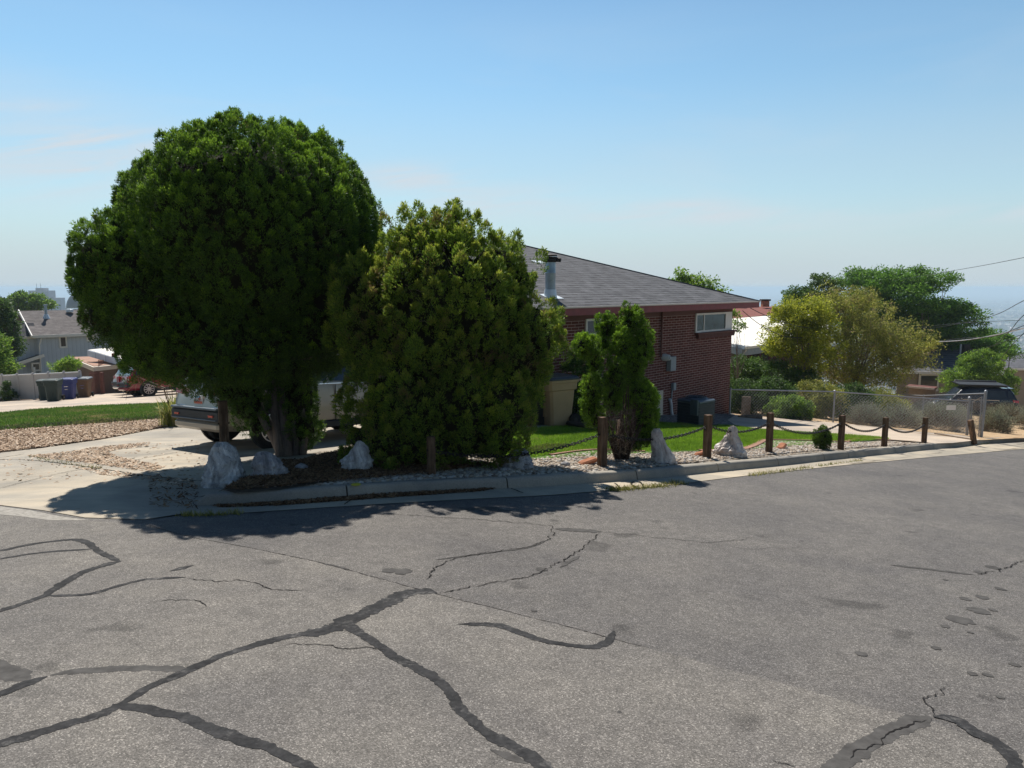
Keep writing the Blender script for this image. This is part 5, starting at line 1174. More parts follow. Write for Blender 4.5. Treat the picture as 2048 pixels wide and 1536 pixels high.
leafy('loose green tree between the tower and the ridge of the blue house', base_at(80, Y), [ell(75,601,14,13,Y,1.3), ell(96,608,12,8,Y,1.2), ell(70,614,14,10,Y,1.2)], 'leaf_far', nclump=60, leaves=45, clr=.55, leaf=(.25, .42), w=.12, trunk_r=.3, group=TL)
Y = 100
leafy('dark green tree rising behind the shaded conifer', base_at(-30, Y), [ell(-2,612,12,20,Y,1.6), ell(-40,605,34,26,Y,2)], 'leaf_mid', nclump=90, leaves=70, clr=.8, leaf=(.25, .45), w=.12, trunk_r=.3, group=TL)
Y = 42.5
leafy('small feathery sumac against the brown shed', base_at(128, Y), [ell(122,732,16,13,Y,.5), ell(140,725,14,9,Y,.4), ell(132,748,14,12,Y,.5)], 'leaf_fresh', nclump=60, leaves=50, clr=.24, leaf=(.16, .3), w=.03, trunk_r=.05, group=TL)
p = at(14, 802); leafy('small upright conifer in front of the vinyl fence', p, [ell(14,785,13,13,p.y,.35), ell(14,770,7,9,p.y,.2), ell(20,792,12,8,p.y,.3)], 'leaf_mid', nclump=60, leaves=70, clr=.12, leaf=(.06, .11), w=.02, trunk_r=.04, name='small_conifer', cat='shrub')
p = base_at(1150, 17.6); leafy('dark blue green shrub against the brick wall behind the tan bin', p, [ell(1165,760,38,60,17.0,.35), ell(1150,810,40,40,17.0,.35), ell(1180,830,20,20,16.6,.3)], 'leaf_dark', nclump=120, leaves=110, clr=.16, leaf=(.05, .08), w=.022, trunk_r=.04, name='shrub', cat='shrub')
# ------------------------------------------------------------------ vehicles
def car(name, loc, rz, label, L=4.6, W=1.86, H=1.68, paintm='paint_silver', rear='suv', clad=True, rack=None, plate='white', belt=1.04, cat='car', arch_mat='clad', spoiler=True, lampstyle='side'):
    """local x right, y forward, z up, origin on the ground under the middle; rear face at -y"""
    t = thing(name, loc, label, cat, rz=rz); hw = W/2; r = -L/2
    #        y      bottom  w_low  belt_z  w_belt  roof_z  w_roof
    S = [(r+.02, .44, .84, .66, .88, .665, .80), (r+.035, .40, .88, .72, .92, .725, .86), (r+.05, .36, .93, .80, .95, .81, .90), (r+.13, .34, .955, belt, .955, belt+.02, .90),
         (r+.30, .33, .975, belt+.01, .965, H-.28, .80), (r+.47, .32, .985, belt+.01, .97, H-.06, .74), (r+.62, .32, .99, belt+.01, .975, H-.02, .73), (r+1.3, .32, 1, belt, .98, H, .74),
         (r+2.1, .32, 1, belt-.02, .98, H, .74), (r+2.75, .32, 1, belt-.04, .98, H-.05, .72), (r+3.05, .32, 1, belt-.05, .98, H-.16, .73), (r+3.6, .32, .99, belt-.06, .97, belt-.03, .82),
         (r+4.1, .34, .96, belt-.12, .93, belt-.09, .8), (L/2-.12, .38, .90, .80, .86, .82, .7), (L/2, .45, .80, .68, .76, .69, .6)]
    def ringp(s):
        y, zb_, wl, zt, wb, zr, wr = s; return [(0, zb_), (wl*.82, zb_), (wl*.97, zb_+.10), (wl*1.0, zb_+.28), (wb*1.0, zt-.10), (wb*.985, zt), (wr, zr-.05), (wr*.93, zr-.008), (wr*.5, zr+.012), (0, zr+.016)]
    P = []; k = len(ringp(S[0])); full = 2*k-2
    for s in S:
        rp = ringp(s); ring = [(a*hw, s[0], z) for a, z in rp]+[(-a*hw, s[0], z) for a, z in rp[-2:0:-1]]; P += ring
    mb = MB(); n = len(S); mb.add(P, [(i*full+j, i*full+(j+1) % full, (i+1)*full+(j+1) % full, (i+1)*full+j) for i in range(n-1) for j in range(full)]+[tuple(range(full-1, -1, -1))[::1], tuple(range((n-1)*full, n*full))])
    body = mb.build('body', M[paintm], t, world=False, smooth=32)
    def side_pt(i, u, sgn, off=.008):
        rp = ringp(S[i]); a, b = rp[5], rp[6]; return Vector((sgn*((a[0]+(b[0]-a[0])*u)*hw+off), S[i][0], a[1]+(b[1]-a[1])*u))
    for sgn in (1, -1):
        for i0, i1, g0, g1 in ((4, 6, .35, 0), (7, 8, .04, -.04), (8, 10, .04, -.0)):
            A_, B_, C_, D_ = side_pt(i0, .14, sgn), side_pt(i1, .14, sgn), side_pt(i1, .86, sgn), side_pt(i0, .86, sgn)
            if i0 == 4: D_ = side_pt(5, .8, sgn)
            mids_b = [side_pt(q, .14, sgn) for q in range(i0, i1+1)]; mids_t = [side_pt(q, .86, sgn) for q in range(i0, i1+1)]
            if i0 == 4: mids_t[0] = mids_b[0]+Vector((0, .02, .05)); 
            if i0 == 7: mids_b[0].y += .03-.6; mids_t[0].y += .03-.55; mids_b[-1].y -= .03; mids_t[-1].y -= .03
            if i0 == 8: mids_b[0].y += .03; mids_t[0].y += .03
            w = MB(); m = len(mids_b); pts = mids_b+mids_t[::-1]
            w.add(mids_b+mids_t, [(q, q+1, m+q+1, m+q) for q in range(m-1)]); w.build('side_window', M['car_glass'], t, world=False)
    # rear window, follows the sloping tail
    def tail(u, x, off=.01):
        i = 3 if u < .5 else 4; v = (u-.0)/.5 if u < .5 else (u-.5)/.5; a, b = S[i], S[i+1]
        y = a[0]+(b[0]-a[0])*v; z = a[5]+(b[5]-a[5])*v; wr = (a[6]+(b[6]-a[6])*v)*hw; return Vector((x*wr, y-off*1.4, z+off))
    w = MB(); us = (.10, .3, .5, .7, .9); P = [tail(u, x*(.80 if abs(x) > .9 else 1), .012) for u in us for x in (-1, -.5, 0, .5, 1)]
    w.add(P, [(i*5+j, i*5+j+1, (i+1)*5+j+1, (i+1)*5+j) for i in range(4) for j in range(4)]); w.build('rear_window', M['car_glass_light'], t, world=False, smooth=True)
    if spoiler: MB().bbox((0, r+.40, H-.035), (hw*1.36, .26, .045), .012).build('spoiler', M[paintm], t, world=False)
    # windscreen
    a, b = S[10], S[11]; w = MB(); P = [Vector((x*(q[6]-.06)*hw, q[0]+.0, q[5]+.012)) for q in (a, b) for x in (-1, 0, 1)]; w.add(P, [(0, 1, 4, 3), (1, 2, 5, 4)]); w.build('windscreen', M['car_glass'], t, world=False)
    # bumper, reflectors, plate
    w = MB(); w.bbox((0, r+.10, .60), (W*.93, .30, .20), .03); bmp = w.build('rear_bumper', M['clad'], t, world=False, smooth=30)
    w = MB(); w.bbox((0, r+.055, .72), (W*.88, .26, .035), .008); w.bbox((0, r-.055, .535), (W*.86, .03, .02), .004); w.build('bumper_strip', M['ac_top'], bmp, world=False)
    w = MB(); w.bbox((0, r+.10, .42), (W*.86, .26, .17), .05); w.build('lower_valance', M[paintm], t, world=False, smooth=30)
    for sgn in (1, -1): MB().box((sgn*hw*.66, r-.055, .60), (.16, .02, .035)).build('reflector', M['lamp_red'], bmp, world=False)
    MB().bbox((0, r+.052, belt-.345), (W*.74, .03, .05), .01).build('tailgate_trim', M['chrome'], t, world=False)
    pz = belt-.225 if plate else 0; pl = MB(); pl.bbox((0, r+.045, pz), (.305, .012, .152), .004); plo = pl.build('plate', M['plate'], t, world=False)
    if plate == 'scenic':
        MB().box((-.02, r+.0375, pz+.048), (.22, .004, .032)).build('plate_sky', M['plate_blue'], plo, world=False); MB().box((0, r+.0375, pz-.046), (.29, .004, .045)).build('plate_rock', M['plate_red'], plo, world=False)
        mb = MB(); mb.lathe((.05, r+.0375, pz+.015), [(.03, -.002), (.03, .002)], 12, Matrix.Rotation(rad(90), 4, 'X')); mb.build('plate_arch', M['plate_red'], plo, world=False)
        mb = MB()
        for i, x in enumerate((-.115, -.075, -.035, .03, .07, .11)):
            if i in (0, 3): mb.box((x-.010, r+.0345, pz-.008), (.006, .003, .055)).box((x+.010, r+.0345, pz-.008), (.006, .003, .055)).box((x, r+.0345, pz+.018), (.02, .003, .006))
            elif i in (1, 4): mb.box((x, r+.0345, pz+.018), (.026, .003, .006)).box((x, r+.0345, pz-.032), (.026, .003, .006)).box((x+.008, r+.0345, pz-.007), (.006, .003, .045))
            else: mb.box((x, r+.0345, pz-.008), (.007, .003, .055))
        mb.build('plate_characters', M['plate_ink'], plo, world=False)
    for sgn in (1, -1):
        z0 = belt-.10
        if lampstyle == 'side':
            P = [Vector((sgn*(hw*.60), r+.045, z0+.13)), Vector((sgn*(hw*.905), r+.075, z0+.13)), Vector((sgn*(hw*.985), r+.42, z0+.15)), Vector((sgn*(hw*.60), r+.040, z0-.02)), Vector((sgn*(hw*.925), r+.07, z0-.03)), Vector((sgn*(hw*.995), r+.36, z0+.03))]
            Q = [p_+Vector((sgn*.012, -.012, 0)) for p_ in P]; w = MB(); w.add(P+Q, [(6, 7, 10, 9), (7, 8, 11, 10), (0, 1, 7, 6), (1, 2, 8, 7), (9, 10, 4, 3), (10, 11, 5, 4), (6, 9, 3, 0), (8, 2, 5, 11)])
        else:
            w = MB(); w.bbox((sgn*hw*.83, r+.07, z0-.02), (.22, .16, .34), .03)
        w.build('tail_light', M['lamp_red'], t, world=False)
        if lampstyle != 'side':
            w = MB(); w.tube([(sgn*hw*.71, r-.005, z0+.15), (sgn*hw*.95, r-.0, z0+.15), (sgn*hw*.955, r-.0, z0-.19), (sgn*hw*.71, r-.005, z0-.19), (sgn*hw*.71, r-.005, z0+.15)], .013, 6); w.build('lamp_surround', M['chrome'], t, world=False)
        # doors seams, sills, handles, mirror
        w = MB()
        for y in (r+1.28, r+2.22, r+3.22): w.box((sgn*(hw*.995+.002), y, .74), (.012, .012, .66))
        w.build('door_seam', M['black'], t, world=False)
        MB().bbox((sgn*hw*.965, r+2.25, .34), (.10, 1.9, .13), .02).build('sill', M['clad'], t, world=False)
        for y in (r+1.5, r+2.45): MB().bbox((sgn*(hw*.99+.012), y, belt-.15), (.03, .17, .028), .008).build('door_handle', M['chrome'], t, world=False)
        MB().bbox((sgn*(hw+.09), r+3.12, belt+.05), (.2, .10, .15), .03).build('mirror', M[paintm], t, world=False, smooth=30)
        MB().box((sgn*(hw*.975+.004), r+2.2, belt+.012), (.012, 2.2, .02)).build('window_strip', M['chrome'], t, world=False)
        for y in (r+.92, L/2-.92):
            R_ = Matrix.Rotation(rad(90*sgn), 4, 'Y'); w = MB(); Rr = .36
            w.lathe((sgn*(hw*.985-.01), y, Rr+.03), [(.43, -.05), (.43, .006), (.385, .016)], 28, R_); ar = w.build('wheel_arch', M[arch_mat], t, world=False, smooth=40)
            w = MB(); w.lathe((sgn*(hw-.115), y, Rr), [(.20, -.10), (Rr-.02, -.11), (Rr, -.08), (Rr, .09), (Rr-.015, .125), (.255, .135), (.245, .10), (.05, .10)], 32, R_); wh = w.build('wheel', M['rubber'], t, world=False, smooth=40)
            w = MB()
            w.lathe((sgn*(hw-.115), y, Rr), [(.252, .100), (.256, .128), (.236, .130), (.232, .104)], 28, R_)
            for q in range(10):
                a_ = q*math.pi/5+.1; dx, dz_ = math.cos(a_), math.sin(a_); px_, pz_ = -dz_, dx
                x0_, x1_ = sgn*(hw-.115+.118), sgn*(hw-.115+.103)
                pts = [(x0_, y+dx*.04+px_*.020, Rr+dz_*.04+pz_*.020), (x0_, y+dx*.24+px_*.014, Rr+dz_*.24+pz_*.014), (x0_, y+dx*.24-px_*.014, Rr+dz_*.24-pz_*.014), (x0_, y+dx*.04-px_*.020, Rr+dz_*.04-pz_*.020)]
                w.add(pts+[(x1_, b_, c_) for _, b_, c_ in pts], [(0, 1, 2, 3), (0, 4, 5, 1), (2, 6, 7, 3)])
            w.lathe((sgn*(hw-.115), y, Rr), [(.055, .10), (.05, .125)], 14, R_); w.build('rim', M['rim'], wh, world=False, smooth=30)
    if rack:
        w = MB()
        for sgn in (1, -1): w.tube([(sgn*hw*.66, r+.6, H+.03), (sgn*hw*.66, r+.7, H+.07), (sgn*hw*.66, r+2.9, H+.07), (sgn*hw*.66, r+3.0, H+.0)], .018, 6)
        for i in range(9): w.box((0, r+.7+i*.3, H+.11), (W*.8, .05, .035))
        for sgn in (1, -1): w.box((sgn*hw*.8, r+1.9, H+.13), (.05, 2.7, .05))
        w.box((0, r+1.9, H+.165), (W*.8, 2.5, .025))
        w.build('roof_rack', M['clad'], t, world=False); w = MB(); w.bbox((hw*.92, r+1.85, H+.20), (.16, 2.3, .13), .04); w.build('awning_case', M['black'], t, world=False, smooth=40)
        MB().box((hw*.60, r+.16, belt+.0), (.2, .015, .16)).build('paper_sticker', M['plate'], t, world=False)
    return t
def place_car(px_rear, py, head, L, **kw):
    """near rear corner (right rear) at the pixel on the ground; head = heading in degrees right of the view axis"""
    h = rad(head); d = Vector((math.sin(h), math.cos(h), 0)); rt = Vector((math.cos(h), -math.sin(h), 0)); p = at(px_rear, py) if py > 200 else base_at(px_rear, py)
    c = p-rt*(kw.get('W', 1.86)/2)+d*(L/2); c.z = G(c.x, c.y)
    t = car(loc=c, rz=-h, L=L, **kw)
    # sit on the slope
    gx = (G(c.x+rt.x, c.y+rt.y)-G(c.x-rt.x, c.y-rt.y))/2; gy = (G(c.x+d.x*1.5, c.y+d.y*1.5)-G(c.x-d.x*1.5, c.y-d.y*1.5))/3
    z = Vector((0, 0, 1)); fw = Vector((d.x, d.y, gy)).normalized(); r_ = Vector((rt.x, rt.y, gx)).normalized(); up = r_.cross(fw).normalized(); r2 = fw.cross(up)
    t.rotation_euler = Matrix((r2, fw, up)).transposed().to_euler(); return t
place_car(447, 908, 41, 4.6, name='parked_car', label='champagne silver SUV parked on the driveway behind the big juniper', paintm='paint_silver', plate='scenic', H=1.70, belt=1.08)
place_car(258, 36, 45, 4.1, name='parked_car', label='small red SUV with black arches on the neighbour drive', paintm='paint_red', W=1.8, H=1.56, belt=1.0, lampstyle='box', spoiler=False)
place_car(246, 39.8, 45, 4.5, name='parked_car', label='white SUV behind the red one on the neighbour drive', paintm='paint_white', H=1.66, arch_mat='clad')
def navy():
    p = at(1990, 838); h = rad(-76); d = Vector((math.sin(h), math.cos(h), 0)); p2_ = base_at(1940, 44)
    t = car('parked_car', Vector((p2_.x, 44, p2_.z)), -h, 'dark navy SUV with a black roof rack behind the sagebrush', L=4.8, W=1.9, H=1.86, paintm='paint_navy', rack=True, belt=1.15)
    t.location.z = atY(1953, 772, 44).z-1.86
navy()

# ------------------------------------------------------------------ chain-link fence, gate and board
def cl_panel(mb, a, b, ha, hb, pitch=.105, r=.0022):
    """woven diagonals between two posts; a, b ground points"""
    L_ = (b-a).length; n = int(L_/pitch); hmax = max(ha, hb)
    def pt(s, z): u = s/L_; g = a.lerp(b, u); return Vector((g.x, g.y, g.z+z))
    top = lambda s: ha+(hb-ha)*s/L_
    for sg in (1, -1):
        s = -hmax
        while s < L_+hmax:
            # line from (s,0) at 45 degrees
            pts = []; z = 0.0
            z0, z1 = .03, hmax
            s0 = s; zz = z0
            A_ = None; N_ = 24
            seq = [(s+sg*z1*q/N_, z1*q/N_) for q in range(N_+1)]
            seq = [(x, z_) for x, z_ in seq if 0 <= x <= L_ and z_ <= top(x)]
            if len(seq) > 1:
                p_, q_ = pt(*seq[0]), pt(*seq[-1]); mb.tube([p_, q_], r, 3, cap=False)
            s += pitch
def fence():
    W_ = [at(1459, 832, 0, B), at(1666, 846, 0, B), at(1933, 872, 0, B)]
    tops = [atY(1459, 779, W_[0].y), atY(1666, 783.5, W_[1].y), atY(1933, 803, W_[2].y)]
    H_ = [tops[i].z-W_[i].z for i in range(3)]
    t = thing('wire_fence', W_[1], 'galvanised chain link fence running from the brick house along the walkway', 'fence')
    mb = MB(); cl_panel(mb, W_[0], W_[1], H_[0]-.02, H_[1]-.02); cl_panel(mb, W_[1], W_[2], H_[1]-.02, H_[2]-.02); mb.build('wire_mesh', M['galv'], t)
    mb = MB(); mb.tube([W_[0]+Vector((0, 0, H_[0])), W_[1]+Vector((0, 0, H_[1])), W_[2]+Vector((0, 0, H_[2]))], .021, 8); mb.build('top_rail', M['galv'], t)
    for i in (0, 1, 2):
        hh = H_[i]+(.12 if i == 2 else .02)
        mb = MB(); mb.tube([W_[i]-Vector((0, 0, .1)), W_[i]+Vector((0, 0, hh))], .045 if i == 2 else .03, 10); mb.lathe(W_[i]+Vector((0, 0, hh)), [(.05 if i == 2 else .034, -.02), (.04, .02), (.01, .04)], 10); mb.build('fence_post', M['galv'], t)
    p = W_[1].lerp(W_[2], .87)+Vector((0, -.03, H_[2]*.78)); w = .035
    mb = MB(); mb.box((0, 0, 0), (.30, .01, .15)); o = mb.build('small_sign', M['plate'], t, world=False); o.data.transform(Matrix.Translation(p-W_[1]))
    # gate leaf and the fence going back from its post
    g0 = W_[2]; g1 = at(1962, 876, 0, B); tz = atY(1962, 787, g1.y).z-g1.z
    t2 = thing('wire_gate', g1, 'narrow chain link gate leaf at the kerb end of the fence', 'gate')
    a = g0+Vector((.1, 0, 0)); mb = MB(); cl_panel(mb, a, g1, H_[2]-.05, tz-.12); mb.build('wire_mesh', M['galv'], t2)
    mb = MB(); mb.tube([a+Vector((0, 0, .05)), a+Vector((0, 0, H_[2]-.02)), g1+Vector((-.08, 0, tz-.1)), g1+Vector((-.08, 0, .05))], .02, 8); mb.build('gate_frame', M['galv'], t2)
    mb = MB(); mb.tube([g1-Vector((0, 0, .1)), g1+Vector((.03, 0, tz+.06))], .045, 10); mb.lathe(g1+Vector((.03, 0, tz+.06)), [(.05, -.02), (.04, .03), (.01, .05)], 10); mb.build('gate_post', M['galv'], t2)
    q0 = base_at(1700, 38); q0.z = atY(1700, 786, 38).z-1.25; q1 = g1; t3 = thing('wire_fence', q1, 'second chain link fence running back from the gate post past the sagebrush', 'fence')
    m_ = [q1.lerp(q0, u) for u in (0, .33, .66, 1)]
    mb = MB(); 
    for a_, b_ in zip(m_, m_[1:]): cl_panel(mb, a_, b_, tz if a_ is m_[0] else 1.25, 1.25)
    mb.build('wire_mesh', M['galv'], t3); mb = MB(); mb.tube([m_[0]+Vector((0, 0, tz))]+[x+Vector((0, 0, 1.27)) for x in m_[1:]], .02, 8); mb.build('top_rail', M['galv'], t3)
    for x in m_[1:]: MB().tube([x, x+Vector((0, 0, 1.3))], .03, 8).build('fence_post', M['galv'], t3)
    mb = MB(); a, b = at(1870, 868, .03, B), at(1945, 880, .03, B); d = b-a; mb.bbox((0, 0, 0), (d.length, .09, .07), .01, Matrix.Translation((a+b)/2) @ d.to_track_quat('X', 'Z').to_matrix().to_4x4()); tag(mb.build('ground_timber', M['timber_grey']), 'old grey timber lying at the foot of the wire fence', 'timber')
    p = at(1491, 832, .02, B); s = m_px(p.y); mb = MB(); mb.bbox((0, 0, 20*s), (17.5*s, .05, 40*s), .006, Matrix.Rotation(.05, 4, 'X')); o = mb.build('upright_board', M['timber_grey']); o.location = p; tag(o, 'grey upright board leaning on the fence beside the brick house corner', 'board')
    p = at(1500, 834, .06, B); mb = MB(); mb.bbox((0, 0, 0), (.75, .14, .1), .01); o = mb.build('ground_timber', M['timber_grey']); o.location = p; tag(o, 'short timber lying below the upright board', 'timber')
fence()

# ------------------------------------------------------------------ background houses
def gable_house(): pass
def blue_house():
    Y = 62; s = m_px(Y); rz = math.atan2(e1.y, e1.x)-rad(16)
    # local x along the long wall (to the right and away), y inward; corner at (73, 672)
    c = atY(75, 672, Y); gz = c.z-5.6; t = thing('blue_house', (c.x, c.y, gz), 'two storey pale blue siding house with white trim and grey roof', 'house', rz=rad(44)); zt = 5.6
    Lx, Dy = 15.0, 7.6
    MB().box((Lx/2, Dy/2, zt/2-2), (Lx, Dy, zt+4)).build('wall', M['siding'], t, world=False)
    zr = (672-626)*s; ov = .45; pk = Dy/2
    rise = zr*1.02+.05
    mb = MB()
    def slab(P, th=.12):
        P = [Vector(p) for p in P]; n = (P[1]-P[0]).cross(P[2]-P[0]).normalized(); Q = [p-n*th for p in P]; m = len(P); mb.add(P+Q, [tuple(range(m)), tuple(range(2*m-1, m-1, -1))]+[(i, m+i, m+(i+1) % m, (i+1) % m) for i in range(m)])
    e_ = .02
    slab([(-ov, -ov, zt-e_), (Lx+ov, -ov, zt-e_), (Lx+ov, pk, zt+rise), (-ov, pk, zt+rise)]); slab([(-ov, pk, zt+rise), (Lx+ov, pk, zt+rise), (Lx+ov, Dy+ov, zt-e_), (-ov, Dy+ov, zt-e_)])
    rf = mb.build('roof', M['shingle_far'], t, world=False)
    # higher roof part to the right
    mb = MB(); slab([(4.4, pk-1.0, zt+rise*.8), (Lx+ov, pk-1.0, zt+rise*.8), (Lx+ov, pk+.6, zt+rise+.42), (4.4, pk+.6, zt+rise+.42)]); slab([(4.4, pk+.6, zt+rise+.42), (Lx+ov, pk+.6, zt+rise+.42), (Lx+ov, pk+2.4, zt+rise*.7), (4.4, pk+2.4, zt+rise*.7)]); mb.build('raised_ridge', M['shingle_far'], t, world=False)
    mb = MB(); slab([(-.0, 0, zt-.1), (0.001, pk, zt+rise-.1), (0.0, Dy, zt-.1)], .15) if False else mb.add([(0, 0, zt-.05), (0, pk, zt+rise-.12), (0, Dy, zt-.05), (.15, 0, zt-.05), (.15, pk, zt+rise-.12), (.15, Dy, zt-.05)], [(0, 1, 2), (5, 4, 3)]); mb.build('gable', M['siding'], t, world=False)
    f = MB(); f.box((Lx/2, -ov-.03, zt-.02), (Lx+2*ov, .07, .24))
    for ya, yb in ((-ov, pk), (Dy+ov, pk)):
        d = Vector((0, yb-ya, rise+.0)); L_ = d.length; ang = math.atan2(rise, abs(yb-ya))*(1 if yb > ya else -1)
        f.box((0, 0, 0), (.07, L_+.1, .24), Matrix.Translation((-ov-.04, (ya+yb)/2, zt+rise/2)) @ Matrix.Rotation(ang, 4, 'X'))
    f.build('fascia', M['white'], t, world=False)
    def win(x, z, w, h):
        f = MB(); q = .12; f.box((x, -.04, z+h/2-q/2), (w, .1, q)).box((x, -.04, z-h/2+q/2), (w, .1, q)).box((x-w/2+q/2, -.038, z), (q, .09, h-2*q)).box((x+w/2-q/2, -.038, z), (q, .09, h-2*q)); o = f.build('window', M['white'], t, world=False)
        MB().box((x, -.02, z), (w-2*q, .03, h-2*q)).build('pane', M['window_dark'], o, world=False)
    Ti = WM(t).inverted()
    def onw(px, py): o_ = Ti @ Vector((0, 0, CAMZ)); d_ = Ti.to_3x3() @ ray(px, py); return o_+d_*(-o_.y/d_.y)
    for a_, b_, c_, e_2 in ((117, 135, 672, 695.5), (172, 188, 669.5, 682.5), (62, 82, 725, 742)):
        p_, q_ = onw(a_, c_), onw(b_, e_2); zt_ = onw((a_+b_)/2, c_).z; zb_2 = onw((a_+b_)/2, e_2).z; win((p_.x+q_.x)/2, (zt_+zb_2)/2, abs(q_.x-p_.x), zt_-zb_2)
    # wing at the left end with its own gable, and the porch roof
    MB().box((-.75, 1.55, zt/2-.6), (1.5, 2.1, zt+1.0)).build('bay_wall', M['siding'], t, world=False)
    mb = MB(); zb_ = zt-.1; slab([(-1.9, .2, zb_), (.1, .2, zb_), (.1, 1.55, zb_+1.15), (-1.9, 1.55, zb_+1.15)]); slab([(-1.9, 1.55, zb_+1.15), (.1, 1.55, zb_+1.15), (.1, 2.9, zb_), (-1.9, 2.9, zb_)]); mb.build('bay_roof', M['shingle_grey'], t, world=False)
    mb = MB(); mb.add([(-1.5, .5, zb_), (-1.5, 1.55, zb_+1.0), (-1.5, 2.6, zb_), (-1.42, .5, zb_), (-1.42, 1.55, zb_+1.0), (-1.42, 2.6, zb_)], [(0, 1, 2), (5, 4, 3)]); mb.build('bay_gable', M['white'], t, world=False)
    f = MB()
    for ya, yb in ((.2, 1.55), (2.9, 1.55)):
        L_ = math.hypot(1.35, 1.15)+.1; ang = math.atan2(1.15, 1.35)*(1 if yb > ya else -1); f.box((0, 0, 0), (.07, L_, .2), Matrix.Translation((-1.94, (ya+yb)/2, zb_+.55)) @ Matrix.Rotation(ang, 4, 'X'))
    f.box((-.9, .16, zb_-.02), (2.0, .06, .2)); f.build('bay_fascia', M['white'], t, world=False)
    for y in (1.0, 2.1):
        o = MB().box((-1.53, y, zt-1.5), (.06, .6, 1.5)).build('window', M['white'], t, world=False); MB().box((-1.57, y, zt-1.5), (.03, .42, 1.28)).build('pane', M['window_dark'], o, world=False)
    zp = zt-28*s
    mb = MB(); slab([(-2.8, -.5, zp-1.3), (0.25, -.5, zp-.35), (.25, 3.4, zp-.35), (-2.8, 3.4, zp-1.3)], .14); mb.build('porch_roof', M['shingle_grey'], t, world=False)
    f = MB(); L_ = math.hypot(3.05, .95); f.box((0, 0, 0), (L_, .08, .26), Matrix.Translation((-1.27, -.56, zp-.9)) @ Matrix.Rotation(-math.atan2(.95, 3.05), 4, 'Y')); f.box((-2.85, 1.45, zp-1.4), (.1, 4.0, .25)); f.build('porch_fascia', M['white'], t, world=False)
    for x, y in ((-2.6, -.3), (-2.6, 1.4), (-2.6, 3.1), (-.5, -.3)): MB().box((x, y, zp-2.9), (.16, .16, 3.0)).build('porch_post', M['white'], t, world=False)
    MB().box((-1.3, -.3, zp-2.9), (2.8, .12, .12)).build('porch_rail', M['white'], t, world=False); MB().box((-1.3, -.25, zp-4.0), (2.8, .1, 2.1)).build('porch_wall', M['siding'], t, world=False)
    MB().tube([(.25, -.1, zt-.2), (.05, -.12, zt-.8), (.05, -.12, zt-3.0)], .06, 6).build('downspout', M['white'], t, world=False)
    # roof vents are things of their own
    TM = WM(t)
    for x, v, hh, lb in ((1.3, .72, 1.0, 'pipe vent on the blue house roof nearer its gable'), (5.6-.9+ .6, .78, 1.15, 'taller pipe vent on the blue house roof beside the big juniper')):
        y = -ov+(pk+ov)*v; z = zt+rise*v+.0; o = thing('roof_vent', TM @ Vector((x, y, z)), lb, 'vent', 'vents on the blue house roof'); mb = MB(); mb.tube([(0, 0, -.1), (0, 0, hh)], .11, 10); mb.tube([(0, 0, hh), (0, 0, hh+.12)], .17, 10); mb.build('pipe', M['steel'], o, world=False)
        mb = MB(); mb.lathe((0, 0, 0), [(.32, -.12), (.14, .28)], 12); mb.build('flashing', M['steel_light'], o, world=False)
    o = MB().bbox(tuple(TM @ Vector((3.3, pk-.5, zt+rise-.05))), (.5, .4, .28), .04).build('roof_box_vent', M['steel_light']); tag(o, 'low box vent between the two pipes on the blue house ridge', 'vent')
blue_house()
def shed():
    Y = 44; s = m_px(Y); c = atY(188, 737, Y); gz = c.z-4.2
    t = thing('flat_roof_shed', (c.x, c.y, gz), 'low brown block shed with a flat pinkish roof and cream edge', 'shed', rz=rad(6)); H = 4.2; th = rad(0)
    P = [atY(188, 745, Y), atY(242, 738, Y+1.6), atY(235, 722, Y+7), atY(140, 727, Y+6.2)]; P = [WM(t).inverted() @ p for p in P]; poly = [(p.x, p.y) for p in P]
    MB().prism(poly, -1, H-.15).build('wall', M['brown_brick'], t, world=False)
    cx = sum(p[0] for p in poly)/4; cy_ = sum(p[1] for p in poly)/4; big = [(cx+(x-cx)*1.06, cy_+(y-cy_)*1.06) for x, y in poly]; sm = [(cx+(x-cx)*.95, cy_+(y-cy_)*.95) for x, y in poly]
    MB().prism(big, H-.15, H+.10).build('roof_edge', M['cream'], t, world=False); MB().prism(sm, H+.02, H+.13).build('roof', M['shingle_pink'], t, world=False)
    # white eave of the next building
    Y2_ = 47; t2 = thing('garage', atY(215, 760, Y2_), 'building edge with a pale blue and white sloping eave beside the juniper', 'garage')
    a, b = atY(177, 701, Y2_), atY(250, 722, Y2_-2.5); d = b-a; f = MB(); mm = Matrix.Translation((a+b)/2) @ d.to_track_quat('X', 'Z').to_matrix().to_4x4()
    f.box((0, 0, -.16), (d.length, .14, .38), mm); f.build('fascia', M['siding'], t2)
    f = MB(); up = Vector((.35, 1, .0)).normalized(); f.add([a+Vector((0, 0, .05)), b+Vector((0, 0, .05)), b+up*6+Vector((1.5, 0, .25)), a+up*6+Vector((1.5, 0, .25))], [(0, 1, 2, 3)]); f.add([a+Vector((0, 0, .0)), b+Vector((0, 0, .0)), b+up*6+Vector((1.5, 0, .2)), a+up*6+Vector((1.5, 0, .2))], [(3, 2, 1, 0)]); f.build('roof', M['white_roof'], t2)
    q = atY(240, 745, Y2_); MB().box((q.x+3, q.y+3.2, q.z-.6), (6, 4, 4)).build('wall', M['brown_brick'], t2)
    q = atY(233, 745, Y2_-1.5); MB().box((q.x, q.y-.1, q.z-.4), (.25, .2, 3.2)).build('corner_post', M['red_wood'], t2)
shed()
